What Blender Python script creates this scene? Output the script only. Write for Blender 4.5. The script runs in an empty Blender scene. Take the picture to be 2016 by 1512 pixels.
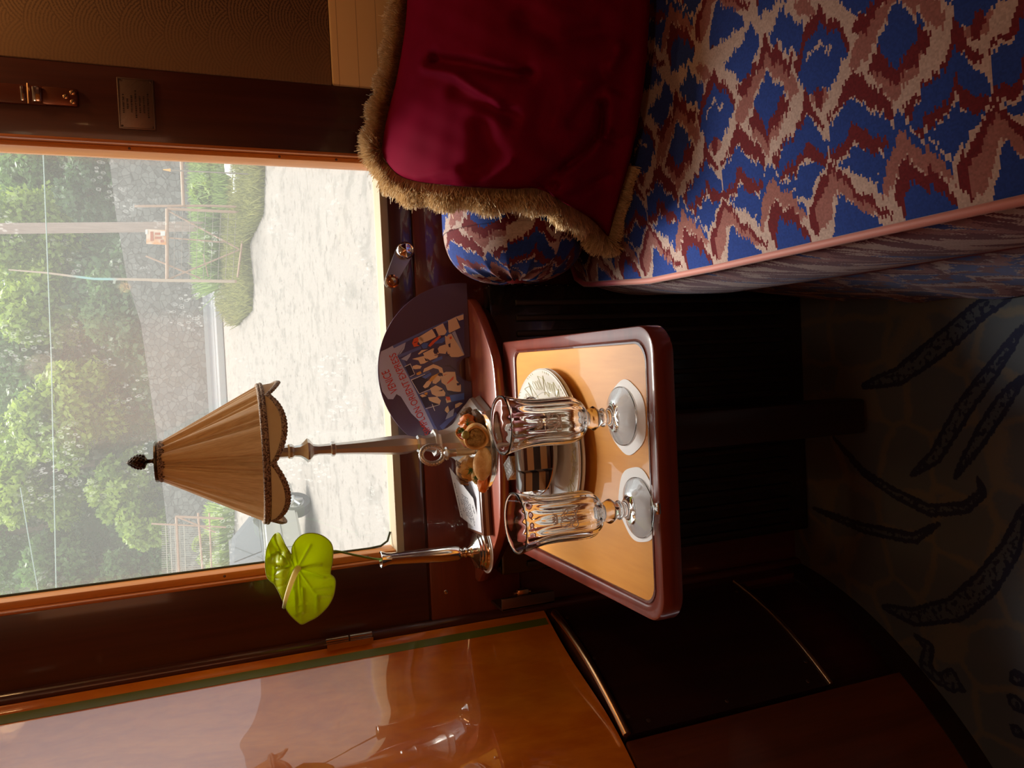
import bpy, bmesh, math, random
import numpy as np
from mathutils import Vector, Matrix

# ------------------------------------------------------------------ camera
S = bpy.context.scene
COL = S.collection
PITCH, ROLL, YAW = math.radians(21.35), math.radians(3.23), math.radians(1.7)
CAM = Vector((0, 0, 1.25))
FW = Vector((-math.sin(YAW)*math.cos(PITCH), math.cos(YAW)*math.cos(PITCH), -math.sin(PITCH)))
R0 = Vector((math.cos(YAW), math.sin(YAW), 0)); U0 = R0.cross(FW)
cr, sr = math.cos(ROLL), math.sin(ROLL)
RT = R0*cr - U0*sr            # towards the top edge of the photo (the phone was held sideways)
DN = -U0*cr - R0*sr           # towards the right edge of the photo (world down)
cam_d = bpy.data.cameras.new('camera'); cam_d.sensor_width = 36; cam_d.sensor_fit = 'HORIZONTAL'
cam_d.lens = 36*1500/2016; cam_d.clip_start = 0.02; cam_d.clip_end = 500
cam = bpy.data.objects.new('camera', cam_d); COL.objects.link(cam)
m = Matrix((DN, RT, DN.cross(RT))).transposed().to_4x4(); m.translation = CAM
cam.matrix_world = m
S.camera = cam

# ------------------------------------------------------------------ light and exposure
SKY = 2.6
w = bpy.data.worlds.new('sky'); S.world = w; w.use_nodes = True
nt = w.node_tree; bg = nt.nodes['Background']
tc = nt.nodes.new('ShaderNodeTexCoord'); sx = nt.nodes.new('ShaderNodeSeparateXYZ'); rmp = nt.nodes.new('ShaderNodeValToRGB')
nt.links.new(tc.outputs['Generated'], sx.inputs[0]); nt.links.new(sx.outputs['Z'], rmp.inputs[0])
rmp.color_ramp.elements[0].position = 0.0; rmp.color_ramp.elements[0].color = (.62, .66, .70, 1)
rmp.color_ramp.elements[1].position = 0.9; rmp.color_ramp.elements[1].color = (.93, .97, 1.0, 1)
nt.links.new(rmp.outputs[0], bg.inputs['Color']); bg.inputs['Strength'].default_value = SKY
S.view_settings.view_transform = 'Standard'; S.view_settings.look = 'None'
S.view_settings.gamma = 1; S.view_settings.use_curve_mapping = False
S.view_settings.exposure = 0.0

def lamp(name, kind, loc, energy, color=(1, 1, 1), size=.2, rot=None, size_y=None):
    l = bpy.data.lights.new(name, kind); l.energy = energy; l.color = color
    if kind == 'AREA':
        l.size = size
        if size_y: l.shape = 'RECTANGLE'; l.size_y = size_y
    elif kind == 'SUN': l.angle = size
    else: l.shadow_soft_size = size
    o = bpy.data.objects.new(name, l); COL.objects.link(o); o.location = loc
    if rot: o.rotation_euler = rot
    return o
# hazy sun high over the trees on the far side, softened by thin cloud
sun = lamp('sun', 'SUN', (0, 10, 30), 8.8, (1.0, .95, .87), math.radians(20))
sd = Vector((-.06, -.53, -.848)).normalized()
sun.rotation_euler = sd.to_track_quat('-Z', 'Y').to_euler()
# portal that guides the sky light through the window opening
por = lamp('window_portal', 'AREA', (.02, 1.56, 1.37), 1, (1, 1, 1), .74, (math.radians(-90), 0, 0), .88)
por.data.cycles.is_portal = True
# the reading lamp of the compartment, above the sofa
lamp('reading_lamp_bulb', 'POINT', (.72, 1.25, 1.85), 5.0, (1, .55, .22), .04)
# unseen warm fill light added under the ceiling to brighten the interior
lamp('ceiling_fill_light', 'POINT', (.1, -.1, 2.2), 5.0, (1, .72, .45), .08)
# unseen fill light added behind the camera to brighten things facing it
lamp('rear_fill_light', 'AREA', (.0, -1.15, 1.55), 3.0, (.95, .97, 1.0), .6, (math.radians(90), 0, math.radians(180)), .8)

# ------------------------------------------------------------------ photo helpers (true planes only)
def ray(x, y):
    du, dv = (1512-y)-756, x-1008
    return FW*1500 + RT*du + DN*dv
def atz(x, y, z):
    r = ray(x, y); return CAM + r*((z-CAM.z)/r.z)
def aty(x, y, Y):
    r = ray(x, y); return CAM + r*(Y/r.y)

# ------------------------------------------------------------------ mesh helper
class M:
    def __init__(s): s.v = []; s.f = []; s.mi = []; s.k = 0
    def add(s, vs, fs):
        n = len(s.v); s.v += [tuple(v) for v in vs]
        s.f += [tuple(i+n for i in f) for f in fs]; s.mi += [s.k]*len(fs); return s
    def box(s, a, b, rot=None, piv=None):
        (x0, y0, z0), (x1, y1, z1) = a, b
        vs = [Vector(p) for p in ((x0,y0,z0),(x1,y0,z0),(x1,y1,z0),(x0,y1,z0),(x0,y0,z1),(x1,y0,z1),(x1,y1,z1),(x0,y1,z1))]
        if rot is not None:
            p = Vector(piv) if piv is not None else (Vector(a)+Vector(b))/2
            vs = [rot @ (v-p) + p for v in vs]
        return s.add(vs, [(0,3,2,1),(4,5,6,7),(0,1,5,4),(1,2,6,5),(2,3,7,6),(3,0,4,7)])
    def rbox(s, a, b, r=.003, seg=2, rot=None, piv=None):
        bm = bmesh.new(); bmesh.ops.create_cube(bm, size=1)
        a = Vector(a); b = Vector(b); c = (a+b)/2; d = b-a
        for v in bm.verts: v.co = Vector((v.co.x*d.x, v.co.y*d.y, v.co.z*d.z)) + c
        bmesh.ops.bevel(bm, geom=bm.edges[:], offset=min(r, min(abs(d.x), abs(d.y), abs(d.z))*.49), segments=seg, profile=.5, affect='EDGES')
        if rot is not None:
            p = Vector(piv) if piv is not None else c
            for v in bm.verts: v.co = rot @ (v.co-p) + p
        bm.verts.index_update()
        s.add([v.co for v in bm.verts], [[v.index for v in f.verts] for f in bm.faces]); bm.free(); return s
    def lathe(s, prof, c=(0,0,0), n=48, fn=None, axis=None, closed=False):
        """prof: (r, z) list; fn(r, z, angle) -> (r, z)"""
        c = Vector(c); vs = []; m_ = len(prof)
        q = axis.to_track_quat('Z', 'Y').to_matrix() if axis is not None else None
        for (r, z) in prof:
            for i in range(n):
                t = 2*math.pi*i/n; rr, zz = (r, z) if fn is None else fn(r, z, t)
                p = Vector((rr*math.cos(t), rr*math.sin(t), zz))
                vs.append((q @ p if q is not None else p) + c)
        fs = []
        for j in range(m_-1 if not closed else m_):
            j2 = (j+1) % m_
            for i in range(n):
                i2 = (i+1) % n; fs.append((j*n+i, j*n+i2, j2*n+i2, j2*n+i))
        if not closed:
            if prof[0][0] > 1e-6: fs.append(tuple(reversed(range(n))))
            if prof[-1][0] > 1e-6: fs.append(tuple(range((m_-1)*n, m_*n)))
        return s.add(vs, fs)
    def tube(s, pts, r, n=8, closed=False, caps=True):
        pts = [Vector(p) for p in pts]; k = len(pts)
        rs = r if isinstance(r, (list, tuple)) else [r]*k
        vs = []; up = None
        for i, p in enumerate(pts):
            if closed: t = (pts[(i+1) % k]-pts[i-1])
            else: t = pts[min(i+1, k-1)]-pts[max(i-1, 0)]
            t = t.normalized() if t.length > 1e-9 else Vector((0, 0, 1))
            if up is None:
                up = Vector((0, 0, 1)) if abs(t.z) < .9 else Vector((1, 0, 0))
            a = t.cross(up)
            if a.length < 1e-6: a = t.orthogonal()
            a.normalize(); b = a.cross(t); up = b
            for j in range(n):
                g = 2*math.pi*j/n; vs.append(p + (a*math.cos(g)+b*math.sin(g))*rs[i])
        fs = []
        for i in range(k if closed else k-1):
            i2 = (i+1) % k
            for j in range(n):
                j2 = (j+1) % n; fs.append((i*n+j, i*n+j2, i2*n+j2, i2*n+j))
        if not closed and caps:
            fs.append(tuple(range(n))); fs.append(tuple(reversed(range((k-1)*n, k*n))))
        return s.add(vs, fs)
    def prism(s, pts, ex):
        """flat outline (3D points) extruded by vector ex"""
        pts = [Vector(p) for p in pts]; ex = Vector(ex); n = len(pts)
        vs = pts + [p+ex for p in pts]
        fs = [tuple(reversed(range(n))), tuple(range(n, 2*n))] + [(i, (i+1) % n, n+(i+1) % n, n+i) for i in range(n)]
        return s.add(vs, fs)
    def grid(s, fn, nu, nv):
        vs = [fn(i/(nu-1), j/(nv-1)) for j in range(nv) for i in range(nu)]
        fs = [(j*nu+i, j*nu+i+1, (j+1)*nu+i+1, (j+1)*nu+i) for j in range(nv-1) for i in range(nu-1)]
        return s.add(vs, fs)
    def blob(s, c, rad, rot=None, nz=.0, seed=0, seg=20, fn=None):
        bm = bmesh.new(); bmesh.ops.create_uvsphere(bm, u_segments=seg, v_segments=max(8, seg*2//3), radius=1)
        rnd = random.Random(seed); ph = [rnd.uniform(0, 6.3) for _ in range(6)]
        for v in bm.verts:
            p = v.co.copy(); k = 1
            if nz: k += nz*(math.sin(p.x*3.1+ph[0])*math.sin(p.y*2.7+ph[1]) + .5*math.sin(p.z*6+ph[2]+p.x*4)*math.sin(p.y*7+ph[3]))
            p = Vector((p.x*rad[0]*k, p.y*rad[1]*k, p.z*rad[2]*k))
            if fn: p = fn(p)
            if rot is not None: p = rot @ p
            v.co = p + Vector(c)
        bm.verts.index_update()
        s.add([v.co for v in bm.verts], [[v.index for v in f.verts] for f in bm.faces]); bm.free(); return s

def fixn(me):
    bm = bmesh.new(); bm.from_mesh(me); bmesh.ops.recalc_face_normals(bm, faces=bm.faces[:]); bm.to_mesh(me); bm.free()

def build(name, mb, mat, parent=None, smooth=40, base=None, fix=True):
    """links a mesh as ONE object; vertices are given in world space"""
    me = bpy.data.meshes.new(name)
    off = Vector((0, 0, 0))
    if parent is not None: off = world_loc(parent)
    elif base is not None: off = Vector(base)
    me.from_pydata([tuple(Vector(v)-off) for v in mb.v], [], mb.f)
    if fix: fixn(me)
    mats = mat if isinstance(mat, (list, tuple)) else [mat]
    for mm in mats: me.materials.append(mm)
    if len(mats) > 1: me.polygons.foreach_set('material_index', mb.mi)
    if smooth:
        me.polygons.foreach_set('use_smooth', [True]*len(me.polygons))
        if smooth < 180: me.set_sharp_from_angle(angle=math.radians(smooth))
    o = bpy.data.objects.new(name, me); COL.objects.link(o)
    if parent is not None: o.parent = parent
    else: o.location = off
    return o
def world_loc(o):
    l = Vector(o.location)
    return l + world_loc(o.parent) if o.parent else l
def tag(o, label, cat, group=None, kind=None):
    if label: o['label'] = label
    if cat: o['category'] = cat
    if group: o['group'] = group
    if kind: o['kind'] = kind
    return o
def thing(name, label, cat, loc, group=None):
    o = bpy.data.objects.new(name, None); COL.objects.link(o); o.location = loc; o.empty_display_size = .05
    return tag(o, label, cat, group)
def struct(name, mb, mat, **k):
    o = build(name, mb, mat, **k); o['kind'] = 'structure'; return o
def arr_mesh(name, V, F, mat, parent=None, base=(0, 0, 0), col=None, smooth=False):
    """fast quad mesh from numpy arrays"""
    off = np.array(world_loc(parent)) if parent is not None else np.array(base, float)
    me = bpy.data.meshes.new(name); V = np.asarray(V, np.float32)-off.astype(np.float32); F = np.asarray(F, np.int32)
    me.vertices.add(len(V)); me.vertices.foreach_set('co', V.ravel())
    k = F.shape[1]; me.loops.add(F.size); me.loops.foreach_set('vertex_index', F.ravel())
    me.polygons.add(len(F)); me.polygons.foreach_set('loop_start', np.arange(0, F.size, k, dtype=np.int32))
    me.update(calc_edges=True); me.materials.append(mat)
    if smooth: me.polygons.foreach_set('use_smooth', np.ones(len(F), bool))
    if col is not None:
        a = me.attributes.new('tone', 'FLOAT', 'POINT'); a.data.foreach_set('value', np.asarray(col, np.float32))
    o = bpy.data.objects.new(name, me); COL.objects.link(o)
    if parent is not None: o.parent = parent
    else: o.location = tuple(base)
    return o

# ------------------------------------------------------------------ node expressions
class X:
    nt = None
    def __init__(s, sock): s.s = sock
    @staticmethod
    def m(op, *a):
        n = X.nt.nodes.new('ShaderNodeMath'); n.operation = op
        for i, v in enumerate(a):
            if isinstance(v, X): X.nt.links.new(v.s, n.inputs[i])
            else: n.inputs[i].default_value = float(v)
        return X(n.outputs[0])
    def __add__(s, o): return X.m('ADD', s, o)
    __radd__ = __add__
    def __sub__(s, o): return X.m('SUBTRACT', s, o)
    def __rsub__(s, o): return X.m('SUBTRACT', o, s)
    def __mul__(s, o): return X.m('MULTIPLY', s, o)
    __rmul__ = __mul__
    def __truediv__(s, o): return X.m('DIVIDE', s, o)
    def __neg__(s): return X.m('MULTIPLY', s, -1)
def xm(op, *a): return X.m(op, *a)
def xsm(v, lo, hi):
    n = X.nt.nodes.new('ShaderNodeMapRange'); n.interpolation_type = 'SMOOTHSTEP'
    X.nt.links.new(v.s, n.inputs[0])
    n.inputs[1].default_value = lo; n.inputs[2].default_value = hi; return X(n.outputs[0])
def xvec(x, y, z):
    n = X.nt.nodes.new('ShaderNodeCombineXYZ')
    for i, v in enumerate((x, y, z)):
        if isinstance(v, X): X.nt.links.new(v.s, n.inputs[i])
        else: n.inputs[i].default_value = v
    return X(n.outputs[0])
def xpos():
    g = X.nt.nodes.new('ShaderNodeNewGeometry'); s = X.nt.nodes.new('ShaderNodeSeparateXYZ')
    X.nt.links.new(g.outputs['Position'], s.inputs[0]); return [X(o) for o in s.outputs]
def xobj():
    g = X.nt.nodes.new('ShaderNodeTexCoord'); s = X.nt.nodes.new('ShaderNodeSeparateXYZ')
    X.nt.links.new(g.outputs['Object'], s.inputs[0]); return [X(o) for o in s.outputs]
def xnoise(vec, scale, detail=2, rough=.5, dist=0):
    n = X.nt.nodes.new('ShaderNodeTexNoise'); X.nt.links.new(vec.s, n.inputs['Vector'])
    n.inputs['Scale'].default_value = scale; n.inputs['Detail'].default_value = detail
    n.inputs['Roughness'].default_value = rough; n.inputs['Distortion'].default_value = dist
    return X(n.outputs['Fac'])
def xwhite(v):
    n = X.nt.nodes.new('ShaderNodeTexWhiteNoise'); n.noise_dimensions = '1D'
    X.nt.links.new(v.s, n.inputs['W']); return X(n.outputs['Value'])
def xvor(vec, scale, feature='F1', rnd=1.0):
    n = X.nt.nodes.new('ShaderNodeTexVoronoi'); n.feature = feature
    X.nt.links.new(vec.s, n.inputs['Vector']); n.inputs['Scale'].default_value = scale
    n.inputs['Randomness'].default_value = rnd
    return X(n.outputs['Distance'])
def xramp(v, stops, interp='LINEAR'):
    n = X.nt.nodes.new('ShaderNodeValToRGB'); X.nt.links.new(v.s, n.inputs[0]); cr_ = n.color_ramp
    cr_.interpolation = interp
    while len(cr_.elements) < len(stops): cr_.elements.new(.5)
    for e, (p, c) in zip(cr_.elements, sorted(stops, key=lambda t: t[0])): e.position = p; e.color = (*c, 1)
    return X(n.outputs[0])
def xmix(f, a, b):
    n = X.nt.nodes.new('ShaderNodeMix'); n.data_type = 'RGBA'
    if isinstance(f, X): X.nt.links.new(f.s, n.inputs[0])
    else: n.inputs[0].default_value = f
    for k, v in ((6, a), (7, b)):
        if isinstance(v, X): X.nt.links.new(v.s, n.inputs[k])
        else: n.inputs[k].default_value = (*v, 1)
    return X(n.outputs[2])
def xattr(name):
    n = X.nt.nodes.new('ShaderNodeAttribute'); n.attribute_name = name; return X(n.outputs['Fac'])

def mat(name, color=(.5, .5, .5), rough=.5, metal=0, coat=0, coat_rough=.05, sheen=0, sheen_tint=(1, 1, 1), trans=0, ior=1.5,
        fn=None, spec=.5, bump=None, sub=0, alpha=1):
    """fn() -> colour X (or None); bump = function -> (height X, distance)"""
    m_ = bpy.data.materials.new(name); m_.use_nodes = True; X.nt = m_.node_tree
    b = m_.node_tree.nodes['Principled BSDF']
    b.inputs['Base Color'].default_value = (*color, 1); b.inputs['Roughness'].default_value = rough
    b.inputs['Metallic'].default_value = metal; b.inputs['Coat Weight'].default_value = coat
    b.inputs['Coat Roughness'].default_value = coat_rough; b.inputs['IOR'].default_value = ior
    b.inputs['Sheen Weight'].default_value = sheen; b.inputs['Sheen Tint'].default_value = (*sheen_tint, 1)
    b.inputs['Transmission Weight'].default_value = trans; b.inputs['Specular IOR Level'].default_value = spec
    if sub: b.inputs['Subsurface Weight'].default_value = sub; b.inputs['Subsurface Scale'].default_value = .01
    if fn:
        c = fn()
        if c is not None: m_.node_tree.links.new(c.s, b.inputs['Base Color'])
    if bump:
        h, d = bump(); n = m_.node_tree.nodes.new('ShaderNodeBump'); n.inputs['Distance'].default_value = d
        m_.node_tree.links.new(h.s, n.inputs['Height']); m_.node_tree.links.new(n.outputs[0], b.inputs['Normal'])
    return m_
def leafmat(name, fn, trans=.35, rough=.5, front=None):
    m_ = bpy.data.materials.new(name); m_.use_nodes = True; X.nt = m_.node_tree; t = m_.node_tree
    b = t.nodes['Principled BSDF']; out = t.nodes['Material Output']
    c = fn(); t.links.new(c.s, b.inputs['Base Color']); b.inputs['Roughness'].default_value = rough
    tr = t.nodes.new('ShaderNodeBsdfTranslucent'); t.links.new(c.s, tr.inputs['Color'])
    mx = t.nodes.new('ShaderNodeMixShader'); mx.inputs[0].default_value = trans
    t.links.new(b.outputs[0], mx.inputs[1]); t.links.new(tr.outputs[0], mx.inputs[2]); t.links.new(mx.outputs[0], out.inputs[0])
    return m_

def grain(dark, light, axis=2, scale=30, mixlo=.3, mixhi=.7):
    def f():
        p = xpos(); st = [1.0, 1.0, 1.0]; st[axis] = .06
        v = xvec(p[0]*st[0], p[1]*st[1], p[2]*st[2])
        n = xnoise(v, scale, 5, .6, .6); n2 = xnoise(v, scale*6, 2, .5)
        return xmix(xsm(n*.75+n2*.25, mixlo, mixhi), dark, light)
    return f
MAHOG = mat('dark mahogany', fn=grain((.045, .010, .007), (.075, .018, .011)), rough=.35, coat=.6, coat_rough=.06)
MAHOG_H = mat('dark mahogany crosswise', fn=grain((.050, .011, .008), (.085, .019, .012), 0), rough=.35, coat=.8, coat_rough=.05)
MAHOG_T = mat('dark red table rim', fn=grain((.12, .020, .012), (.17, .030, .017), 0), rough=.28, coat=.55, coat_rough=.05)
MAHOG_R = mat('red mahogany', fn=grain((.22, .045, .026), (.32, .070, .038), 0), rough=.3, coat=1, coat_rough=.03)
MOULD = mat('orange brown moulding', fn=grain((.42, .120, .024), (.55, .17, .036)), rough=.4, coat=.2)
DARKW = mat('dark brown wood', fn=grain((.014, .006, .004), (.024, .009, .006)), rough=.4, coat=.3)
def _door():
    p = xpos(); v = xvec((p[0]+p[1]*.35)*1.0, p[1]*.5, (p[2]-p[1]*.55)*.35)
    n = xnoise(v, 9, 5, .6, 1.2); n2 = xnoise(v, 60, 3, .5, .4)
    return xmix(xsm(n*.7+n2*.3, .3, .7), (.62, .135, .004), (.88, .28, .012))
DOORW = mat('glossy orange wood veneer', fn=_door, rough=.3, coat=1, coat_rough=.012, spec=.5)
DOORW.node_tree.nodes['Principled BSDF'].inputs['Coat IOR'].default_value = 1.85
INLAY = mat('green inlay line', (.15, .20, .03), rough=.3, coat=1, coat_rough=.02)
def _tab():
    p = xpos(); v = xvec(p[0]*.9, p[1]*.12, p[2])
    n = xnoise(v, 22, 5, .6, .5); n2 = xnoise(v, 120, 2)
    return xmix(xsm(n*.7+n2*.3, .3, .7), (.58, .225, .018), (.68, .29, .032))
TABW = mat('honey wood veneer', fn=_tab, rough=.4, coat=.6, coat_rough=.04)
SILVER = mat('polished silver', (.82, .79, .75), .12, 1)
PEWTER = mat('brushed nickel silver', (.70, .70, .69), .30, .72)
BRASS = mat('aged brass', (.78, .47, .24), .28, 1)
BRONZE = mat('dark bronze', (.10, .075, .05), .35, 1)
DULL = mat('dull worn metal', (.16, .11, .09), .35, .85)
STEEL = mat('chrome', (.75, .74, .73), .1, 1)
WHITE = mat('white paper', (.80, .80, .82), .7)
PORC = mat('white porcelain', (.80, .77, .71), .18, coat=.6)
GLASS = mat('clear crystal', (1, 1, 1), 0.0, trans=1, ior=1.5)
FROST = mat('engraved glass', (.95, .96, .97), .5)
INK = mat('grey ink', (.10, .10, .14), .7)
# ------------------------------------------------------------------ the compartment shell
D = 1.42
WX0, WX1, WZ0, WZ1 = -.345, .382, .945, 1.76
mb = M()      # window wall, built round the opening
mb.box((-1.3, D, -.0), (WX0-.017, D+.09, 2.3)).box((WX1+.014, D, 0), (1.3, D+.09, 2.3))
mb.box((WX0-.017, D, 0), (WX1+.014, D+.09, WZ0-.012)).box((WX0-.017, D, WZ1), (WX1+.014, D+.09, 2.3))
struct('wall_window', mb, MAHOG, smooth=0)
# boards fixed on the wall
mb = M(); mb.rbox((-.497, D-.006, .889), (WX0-.017, D, 2.3), .002); struct('trim_1', mb, MAHOG)
mb = M(); mb.rbox((WX1+.014, D-.006, .70), (.519, D, 2.3), .002); struct('trim_2', mb, MAHOG)
mb = M(); mb.rbox((WX0-.017, D-.006, .889), (WX1+.014, D, WZ0-.014), .002); struct('trim_3', mb, MAHOG_H)
mb = M(); mb.rbox((-.497, D-.009, .70), (.60, D, .885), .003); struct('trim_4', mb, mat('glossy red mahogany board', fn=grain((.10, .018, .012), (.15, .028, .017), 0), rough=.3, coat=1, coat_rough=.03))
mb = M(); mb.tube([(-.497, D-.006, 2.3), (-.497, D-.006, .0)], .012, 12); struct('trim_5', mb, MAHOG)
# window: frame mouldings, pane, sill strip
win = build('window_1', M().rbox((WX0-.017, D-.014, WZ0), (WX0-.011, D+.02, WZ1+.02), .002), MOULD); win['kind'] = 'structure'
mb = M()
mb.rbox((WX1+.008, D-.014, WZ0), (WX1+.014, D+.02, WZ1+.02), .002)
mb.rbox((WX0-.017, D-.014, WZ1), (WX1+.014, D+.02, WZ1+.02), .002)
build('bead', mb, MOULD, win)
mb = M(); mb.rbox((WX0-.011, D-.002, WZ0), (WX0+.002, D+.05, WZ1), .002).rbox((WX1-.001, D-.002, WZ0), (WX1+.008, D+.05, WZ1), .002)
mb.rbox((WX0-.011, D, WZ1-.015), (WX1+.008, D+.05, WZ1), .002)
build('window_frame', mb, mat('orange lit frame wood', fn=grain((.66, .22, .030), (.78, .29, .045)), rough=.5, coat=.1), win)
for x, z in ((WX0-.004, 1.0), (WX0-.004, 1.25), (WX1+.004, 1.12), (WX1+.004, 1.36), (WX1+.004, 1.02)):
    build('screw', M().lathe([(.0024, 0), (.002, .0012), (0, .0015)], (x, D-.002, z), 10, axis=Vector((0, -1, 0))), DULL, win)
mb = M(); mb.rbox((WX0-.011, D-.01, WZ0-.014), (WX1+.008, D+.05, WZ0+.001), .0025)
build('window_sill', mb, mat('pale sill felt', (.36, .28, .17), .6), win)
mb = M()
def gpt(u, v): return (WX0+u*(WX1-WX0), D+.04, WZ0+v*(WZ1-WZ0))
mb.box((WX0, D+.038, WZ0), (WX1, D+.043, WZ1))
pm = bpy.data.materials.new('dusty window pane'); pm.use_nodes = True; X.nt = t = pm.node_tree
t.nodes.remove(t.nodes['Principled BSDF']); out = t.nodes['Material Output']
tr = t.nodes.new('ShaderNodeBsdfTransparent'); tr.inputs[0].default_value = (.97, .98, .97, 1)
gl = t.nodes.new('ShaderNodeBsdfGlossy'); gl.inputs['Roughness'].default_value = .02
tl = t.nodes.new('ShaderNodeBsdfTranslucent'); tl.inputs[0].default_value = (.86, .87, .84, 1)
p = xpos(); pv = xvec(p[0], p[2]*.55, 0)
d = xvor(pv, 150, 'F1'); ring = xsm(d, .20, .26)*(1-xsm(d, .28, .36))
patch = xsm(xnoise(xvec(p[0], p[2], 0), 9, 3), .52, .64)
dust = .035 + xnoise(xvec(p[0], p[2], 0), 4, 3)*.03 + xsm(p[2], .98, 1.35)*.03 + ring*patch*.12
mx = t.nodes.new('ShaderNodeMixShader'); t.links.new(dust.s, mx.inputs[0]); t.links.new(tr.outputs[0], mx.inputs[1]); t.links.new(tl.outputs[0], mx.inputs[2])
m2 = t.nodes.new('ShaderNodeMixShader'); m2.inputs[0].default_value = .04; t.links.new(mx.outputs[0], m2.inputs[1]); t.links.new(gl.outputs[0], m2.inputs[2])
t.links.new(m2.outputs[0], out.inputs[0])
build('pane', mb, pm, win, smooth=0)
mb = M(); mb.tube([(WX0+.004, D+.034, WZ1), (WX0+.003, D+.034, WZ0+.045), (WX0+.005, D+.034, WZ0+.022), (WX0+.013, D+.034, WZ0+.009), (WX0+.030, D+.034, WZ0+.003)], .0022, 6)
build('gasket', mb, mat('dark worn seal', (.05, .06, .03), .7), win)

# patterned fabric wall covering and the cream panel under it, both on the window wall
def _fab():
    p = xpos(); W = .105; Hh = .034; R = .0735
    def ringd(jo):
        j = xm('FLOOR', p[2]/Hh) - jo
        off = xm('MODULO', xm('ABSOLUTE', j), 2.0)*.5
        u = xm('FRACT', p[0]/W+off)-.5
        dx = u*W; dz = p[2]-j*Hh
        return xm('SQRT', dx*dx+dz*dz)
    d0, d1, d2 = ringd(0.0), ringd(1.0), ringd(2.0)
    in2 = xm('LESS_THAN', d2, R); in1 = xm('LESS_THAN', d1, R)
    dd = d0*(1-in1) + d1*in1; dd = dd*(1-in2) + d2*in2
    rings = xm('SINE', dd*1150.0)
    ns = xnoise(xvec(p[0], p[2], 0), 420, 2); fade = xsm(p[0], .53, .66)
    pat = xsm(rings*.35+ns*2.0, .8, 1.4)*(.25+.75*fade)
    return xmix(pat, (.25, .14, .06), (.085, .04, .02))
mb = M(); mb.rbox((.519, D-.008, 1.022), (1.25, D, 2.3), .002); struct('trim_6', mb, mat('scale patterned fabric', fn=_fab, rough=.9, sheen=.2))
def _cream():
    p = xpos(); l = xm('FRACT', p[2]/.036); li = xm('LESS_THAN', l, .03)
    return xmix(li, (.75, .50, .24), (.38, .22, .10))
mb = M(); mb.rbox((.519, D-.012, .70), (1.25, D, 1.021), .004); struct('trim_7', mb, mat('cream panel', fn=_cream, rough=.6))

# rest of the room round the camera
struct('wall_right', M().box((1.25, -1.2, 0), (1.33, D+.09, 2.3)), MAHOG, smooth=0)
struct('wall_back', M().box((-1.3, -1.28, 0), (1.33, -1.2, 2.3)), DOORW, smooth=0)
struct('ceiling', M().box((-1.3, -1.28, 2.3), (1.33, D+.09, 2.38)), mat('cream ceiling', (.55, .47, .36), .7), smooth=0)

# carpet with navy leaf strokes (signed distance stored per vertex, edges broken by noise in the shader)
def fl(x, y): q = atz(x, y, 0); return (q.x, q.y)
strokes = [([(2016,560),(1930,610),(1850,680),(1770,740),(1700,760)], .018), ([(2016,640),(1960,720),(1900,800),(1840,900),(1795,935)], .014),
  ([(2016,740),(1975,790),(1930,860),(1880,940)], .013), ([(1640,860),(1700,930),(1760,970),(1830,1005),(1900,1000),(1935,970),(1925,940)], .010),
  ([(2016,1000),(1990,1080),(1940,1150),(1880,1200),(1800,1215),(1740,1195)], .019), ([(1800,1250),(1830,1275),(1820,1310),(1850,1340),(1900,1360)], .011),
  ([(1855,1330),(1890,1350)], .019), ([(2016,1330),(1990,1340)], .012), ([(1985,1370),(2016,1400)], .012), ([(1600,1000),(1700,1040),(1800,1060),(1850,1030)], .010),
  ([(1990,1430),(2016,1450)], .01)]
nx, ny = 420, 400
gx = np.linspace(-1.25, 1.25, nx); gy = np.linspace(-1.2, D, ny)
GX, GY = np.meshgrid(gx, gy); sdv = np.full(GX.shape, 1.0)
for pts, r in strokes:
    q = [fl(*a) for a in pts]
    for i in range(len(q)-1):
        a, b = np.array(q[i]), np.array(q[i+1]); ab = b-a
        tt = np.clip(((GX-a[0])*ab[0]+(GY-a[1])*ab[1])/(ab@ab+1e-9), 0, 1)
        k = (i+tt)/(len(q)-1); rr = r*(.35+.9*np.sin(np.clip(k, 0, 1)*math.pi)**.7)
        dd = np.hypot(GX-(a[0]+tt*ab[0]), GY-(a[1]+tt*ab[1]))
        sdv = np.minimum(sdv, dd-rr)
V = np.stack([GX.ravel(), GY.ravel(), np.zeros(GX.size)], 1)
ii = np.arange((nx-1)*(ny-1)); r_, c_ = ii//(nx-1), ii % (nx-1); a0 = r_*nx+c_
F = np.stack([a0, a0+1, a0+nx+1, a0+nx], 1)
def _carpet():
    sd_ = xattr('tone'); p = xpos(); v = xvec(p[0], p[1], 0)
    n = xnoise(v, 130, 3)-.5; e = sd_ + n*.010
    inside = 1-xsm(e, -.001, .001); core = 1-xsm(e, -.0095, -.0075)
    vo = xvor(xvec(p[0]+xnoise(v, 12)*.05, p[1]+xnoise(v, 9)*.05, 0), 9, 'DISTANCE_TO_EDGE', .55)
    lines = (1-xsm(vo+n*.10, .02, .10))
    base = xmix(xnoise(v, 6, 3), (.045, .062, .085), (.085, .090, .095))
    base = xmix(lines*.45, base, (.15, .115, .065))
    base = xmix(inside, base, (.006, .010, .035))
    return xmix(core*xsm(xnoise(v, 90), .42, .5), base, (.050, .062, .078))
cm = mat('woven carpet', fn=_carpet, rough=.95, sheen=.1)
fo = arr_mesh('floor', V, F, cm, col=sdv.ravel()); fo['kind'] = 'structure'

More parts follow.
